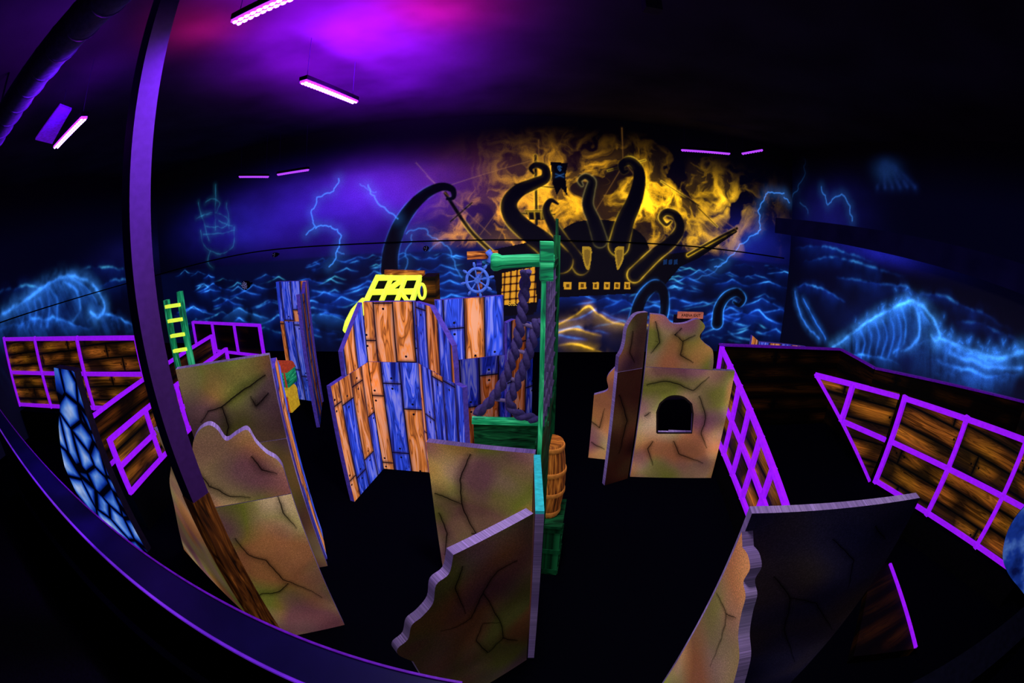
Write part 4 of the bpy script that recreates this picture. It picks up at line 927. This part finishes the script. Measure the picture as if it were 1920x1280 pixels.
# ---------- sign
s0 = onY(1271, 584, 5.5); s1 = onY(1317, 597, 5.5); cx = (s0.x+s1.x)/2; cz = (s0.z+s1.z)/2
r = thing('exit_sign', 'small wooden ARENA EXIT sign on a dark post beyond the arched window panel', 'sign', (cx, 5.5, 0))
b = MB(); b.box(s0.x, s1.x, 5.48, 5.51, s1.z, s0.z); b.build('board', M['sign'], r)
text('ARENA EXIT', .056, (cx, 5.476, cz), 0, M['black'], r, 'lettering')
b = MB(); b.box(s0.x-.02, s1.x+.02, 5.512, 5.6, 0, s1.z+.03); b.build('stand', M['dark_edge'], r)

# ---------- lights
LG = 'violet LED bars under the ceiling'
def ledbar(label, A, Bp, led, w=.075):
    A = V(A); Bp = V(Bp); c = (A+Bp)/2; d = (Bp-A).normalized(); r = thing('led_bar', label, 'light', c, LG)
    b = MB(); b.bar(A+V((0, 0, .035)), Bp+V((0, 0, .035)), w+.02, .04); b.build('housing', M['black'], r)
    b = MB(); b.bar(A, Bp, w, .022); b.build('lens', M[led], r)
    L = (Bp-A).length; n = max(6, int(L/.05)); sd = d.cross(V((0, 0, 1))).normalized()
    for s in (-1, 1):
        b = MB(); pts = []; rr = []
        for k in range(n):
            for f, rad in ((.12, .004), (.3, .014), (.7, .014), (.88, .004)): pts.append(A.lerp(Bp, (k+f)/n)+sd*s*w*.28-V((0, 0, .012))); rr.append(rad)
        b.tube(pts, rr, 8); b.build('diode_row', M['led_dot' if led == 'led' else led], r)
    for t in (.06, .94):
        q = A.lerp(Bp, t); b = MB(); b.bar(q+V((0, 0, .05)), V((q.x, q.y, ZC)), .004, .004); b.build('bracket', M['column'], r)
    return r
zl = 4.0
ledbar('bright violet LED bar cut by the top picture edge', onZ(440, 42, zl), onZ(548, -8, zl), 'led')
ledbar('bright violet LED bar in the middle of the purple ceiling glow', onZ(568, 152, zl), onZ(666, 191, zl), 'led')
r = ledbar('bright violet LED bar left of the column below the duct', onZ(105, 275, 3.9), onZ(158, 220, 3.9), 'led')
b = MB(); b.slab([onZ(x, y, 4.05) for x, y in ((66, 262), (112, 198), (134, 206), (98, 270))], 4.05, 4.07); b.build('painted_reflection', M['reflect'], r)  # glowing plate painted as a light reflection on the duct
ledbar('thin far LED bar, leftmost of the pair above the ghost ship', onY(449, 331, 7.2), onY(503, 331, 7.2), 'led_far', .05)
ledbar('thin far LED bar, right one of the pair above the ghost ship', onY(521, 327, 7.2), onY(578, 318, 7.0), 'led_far', .05)
ledbar('dotted far LED bar above the right part of the burning ship', onY(1278, 281, 7.2), onY(1368, 288, 7.2), 'led_far', .05)
ledbar('short far LED bar right of the dotted one', onY(1391, 288, 7.2), onY(1430, 281, 6.9), 'led_far', .05)
# duct
r = thing('spiral_duct', 'long round spiral duct under the ceiling at the top left', 'duct', (-4, 1, 3.95))
b = MB(); b.tube([(-8.7, 1.3, 3.95), (-4, 1.08, 3.95), (-.9, .95, 3.95)], .14, 24); b.build('pipe', M['duct'], r)
for k in range(26):
    x = -1.0-k*.27; yy = .95+(-.9-x)/7.8*.35; b = MB(); b.tube([(x, yy, 3.95), (x-.02, yy+.001, 3.95)], .147, 24); b.build('seam_ring', M['duct'], r)
for x in (-1.6, -4, -7): b = MB(); b.bar((x, .95+(-.9-x)/7.8*.35, 4.08), (x, .95+(-.9-x)/7.8*.35, ZC), .02, .02); b.build('hanger', M['black'], r)
# small wall effect lights
def fx(label, px, Y, rad, dots):
    c = onY(px[0], px[1], Y); r = thing('effect_light', label, 'light', c, 'small effect lights at the back wall')
    b = MB(); b.tube([c, c+V((0, .12, 0))], [rad, rad*.8], 20); b.build('housing', M['black'], r)
    b = MB(); b.tube([c-V((0, .012, 0)), c-V((0, .002, 0))], rad*.85, 20); b.build('lens', M['dark_edge'], r)
    for k in range(dots):
        b = MB()
        t = k*2.4; q = c+V((math.cos(t), 0, math.sin(t)))*rad*.8*math.sqrt((k+.5)/dots)-V((0, .014, 0)); b.tube([q, q-V((0, .004, 0))], rad*.1, 6); b.build('diode', M['white'], r)
    b = MB(); b.bar(c+V((0, .12, 0)), V((c.x, YB-.001, c.z)), .03, .03); b.build('bracket', M['black'], r)
fx('round dotted effect light left of the tall separate plank panel', (459, 535), 7.5, .10, 20)
fx('tiny effect light under the left lightning', (514, 478), 7.6, .05, 4)
fx('tiny effect light above the lime lattice crate', (798, 466), 7.6, .05, 4)
# cable
pts = [onPl(x, y, V((XL+.05, 0, 0)), V((1, 0, 0))) for x, y in ((-20, 612), (100, 572), (200, 542), (285, 518))]
pts += [onY(x, y, YB-.05) for x, y in ((310, 511), (420, 483), (520, 467), (700, 456), (900, 450), (1100, 452), (1300, 462), (1470, 484))]
b = MB(); b.tube([p for p in cr([tuple(p) for p in pts], 4)], .014, 6); o = b.build('cable', M['black']); o['label'] = 'thin black cable strung along the mural walls'; o['category'] = 'cable'
# ceiling box
p = onZ(1222, 8, 4.2); r = thing('ceiling_speaker', 'small grey box hanging from the ceiling at the top edge', 'speaker', (p.x, p.y, 4.2))
b = MB(); b.box(p.x-.06, p.x+.06, p.y-.05, p.y+.05, 4.14, 4.28); b.build('body', M['dark_edge'], r)
b = MB(); b.bar((p.x, p.y, 4.28), (p.x, p.y, ZC), .025, .025); b.build('hanger', M['black'], r)

# ---------- lamps
def lamp(kind, loc, e, col, size=.2, target=None, spot=None, blend=1.0):
    l = bpy.data.lights.new('lamp', kind); l.energy = e; l.color = col
    o = bpy.data.objects.new('lamp', l); o.location = loc; C.objects.link(o)
    l.shadow_soft_size = size
    if spot: l.spot_size = math.radians(spot); l.spot_blend = blend
    if target is not None: o.rotation_euler = (V(target)-V(loc)).to_track_quat('-Z', 'Y').to_euler()
    return o
VI = (0.34, 0.005, 1.0)
lamp('SPOT', (.15, 1.6, 3.95), 205, (1, .93, .9), .25, (.15, 1.7, 0), 165, .3)  # this and the next: unseen near-white spots added to bring out the paint colours
lamp('SPOT', (.2, 3.1, 4.0), 60, (.88, .82, 1), .25, (.2, 3.2, 0), 160, .3)
lamp('SPOT', (-1.6, 3.7, 3.5), 1350, (.36, .005, 1), .3, (-1.6, 3.9, 4.5), 142)  # this and the next two upward spots added to imitate violet ceiling haze
lamp('SPOT', (-1.3, 2.3, 3.75), 420, (.40, .005, 1), .3, (-1.2, 2.4, 4.5), 140)
lamp('SPOT', (-1.7, 5.3, 3.3), 340, (.28, .005, 1), .3, (-1.7, 5.6, 4.5), 138)
lamp('SPOT', (-.75, 3.4, 3.95), 170, (1, .005, .26), .2, (-.75, 3.4, 4.5), 135)
lamp('SPOT', (-2.5, 2.6, 4.0), 45, (1, .01, .25), .2, (-2.5, 2.6, 4.5), 140)
lamp('SPOT', (-.95, 1.75, 3.9), 430, (.36, .02, 1), .08, (-1.58, 1.25, 3.1), 46)  # narrow spot added for the violet light on the column
lamp('SPOT', (-3.9, 2.15, 3.75), 30, (.22, .005, 1), .15, (-3.9, 2.15, 4.5), 140)
lamp('SPOT', (-2.2, 1.75, 3.75), 110, (.26, .02, 1), .1, (-3.2, 1.05, 3.95), 110)  # spot added for the violet edge along the duct
lamp('POINT', (-3.5, 1.7, 3.7), 16, VI, .1)
lamp('POINT', (-1.75, 3.8, 3.85), 12, VI, .1)
w = bpy.data.worlds.new('world'); bpy.context.scene.world = w; w.use_nodes = True
w.node_tree.nodes['Background'].inputs[0].default_value = (0.02, 0.01, 0.08, 1); w.node_tree.nodes['Background'].inputs[1].default_value = 0.05
# ---------- camera
cam = bpy.data.cameras.new('camera'); co = bpy.data.objects.new('camera', cam); C.objects.link(co)
co.location = CAM; co.rotation_euler = (math.pi/2-PITCH, 0, 0)
cam.type = 'PANO'; cam.sensor_width = 36; cam.sensor_fit = 'HORIZONTAL'; cam.clip_start = 0.02
for holder in (cam, getattr(cam, 'cycles', None)):
    if holder is None: continue
    for k, v in (('panorama_type', 'FISHEYE_EQUISOLID'), ('fisheye_lens', 15.0), ('fisheye_fov', math.radians(220))):
        try: setattr(holder, k, v)
        except Exception as e: pass
bpy.context.scene.camera = co
try:
    bpy.context.scene.view_settings.view_transform = 'Standard'
    bpy.context.scene.view_settings.look = 'None'
except Exception as e: print(e)
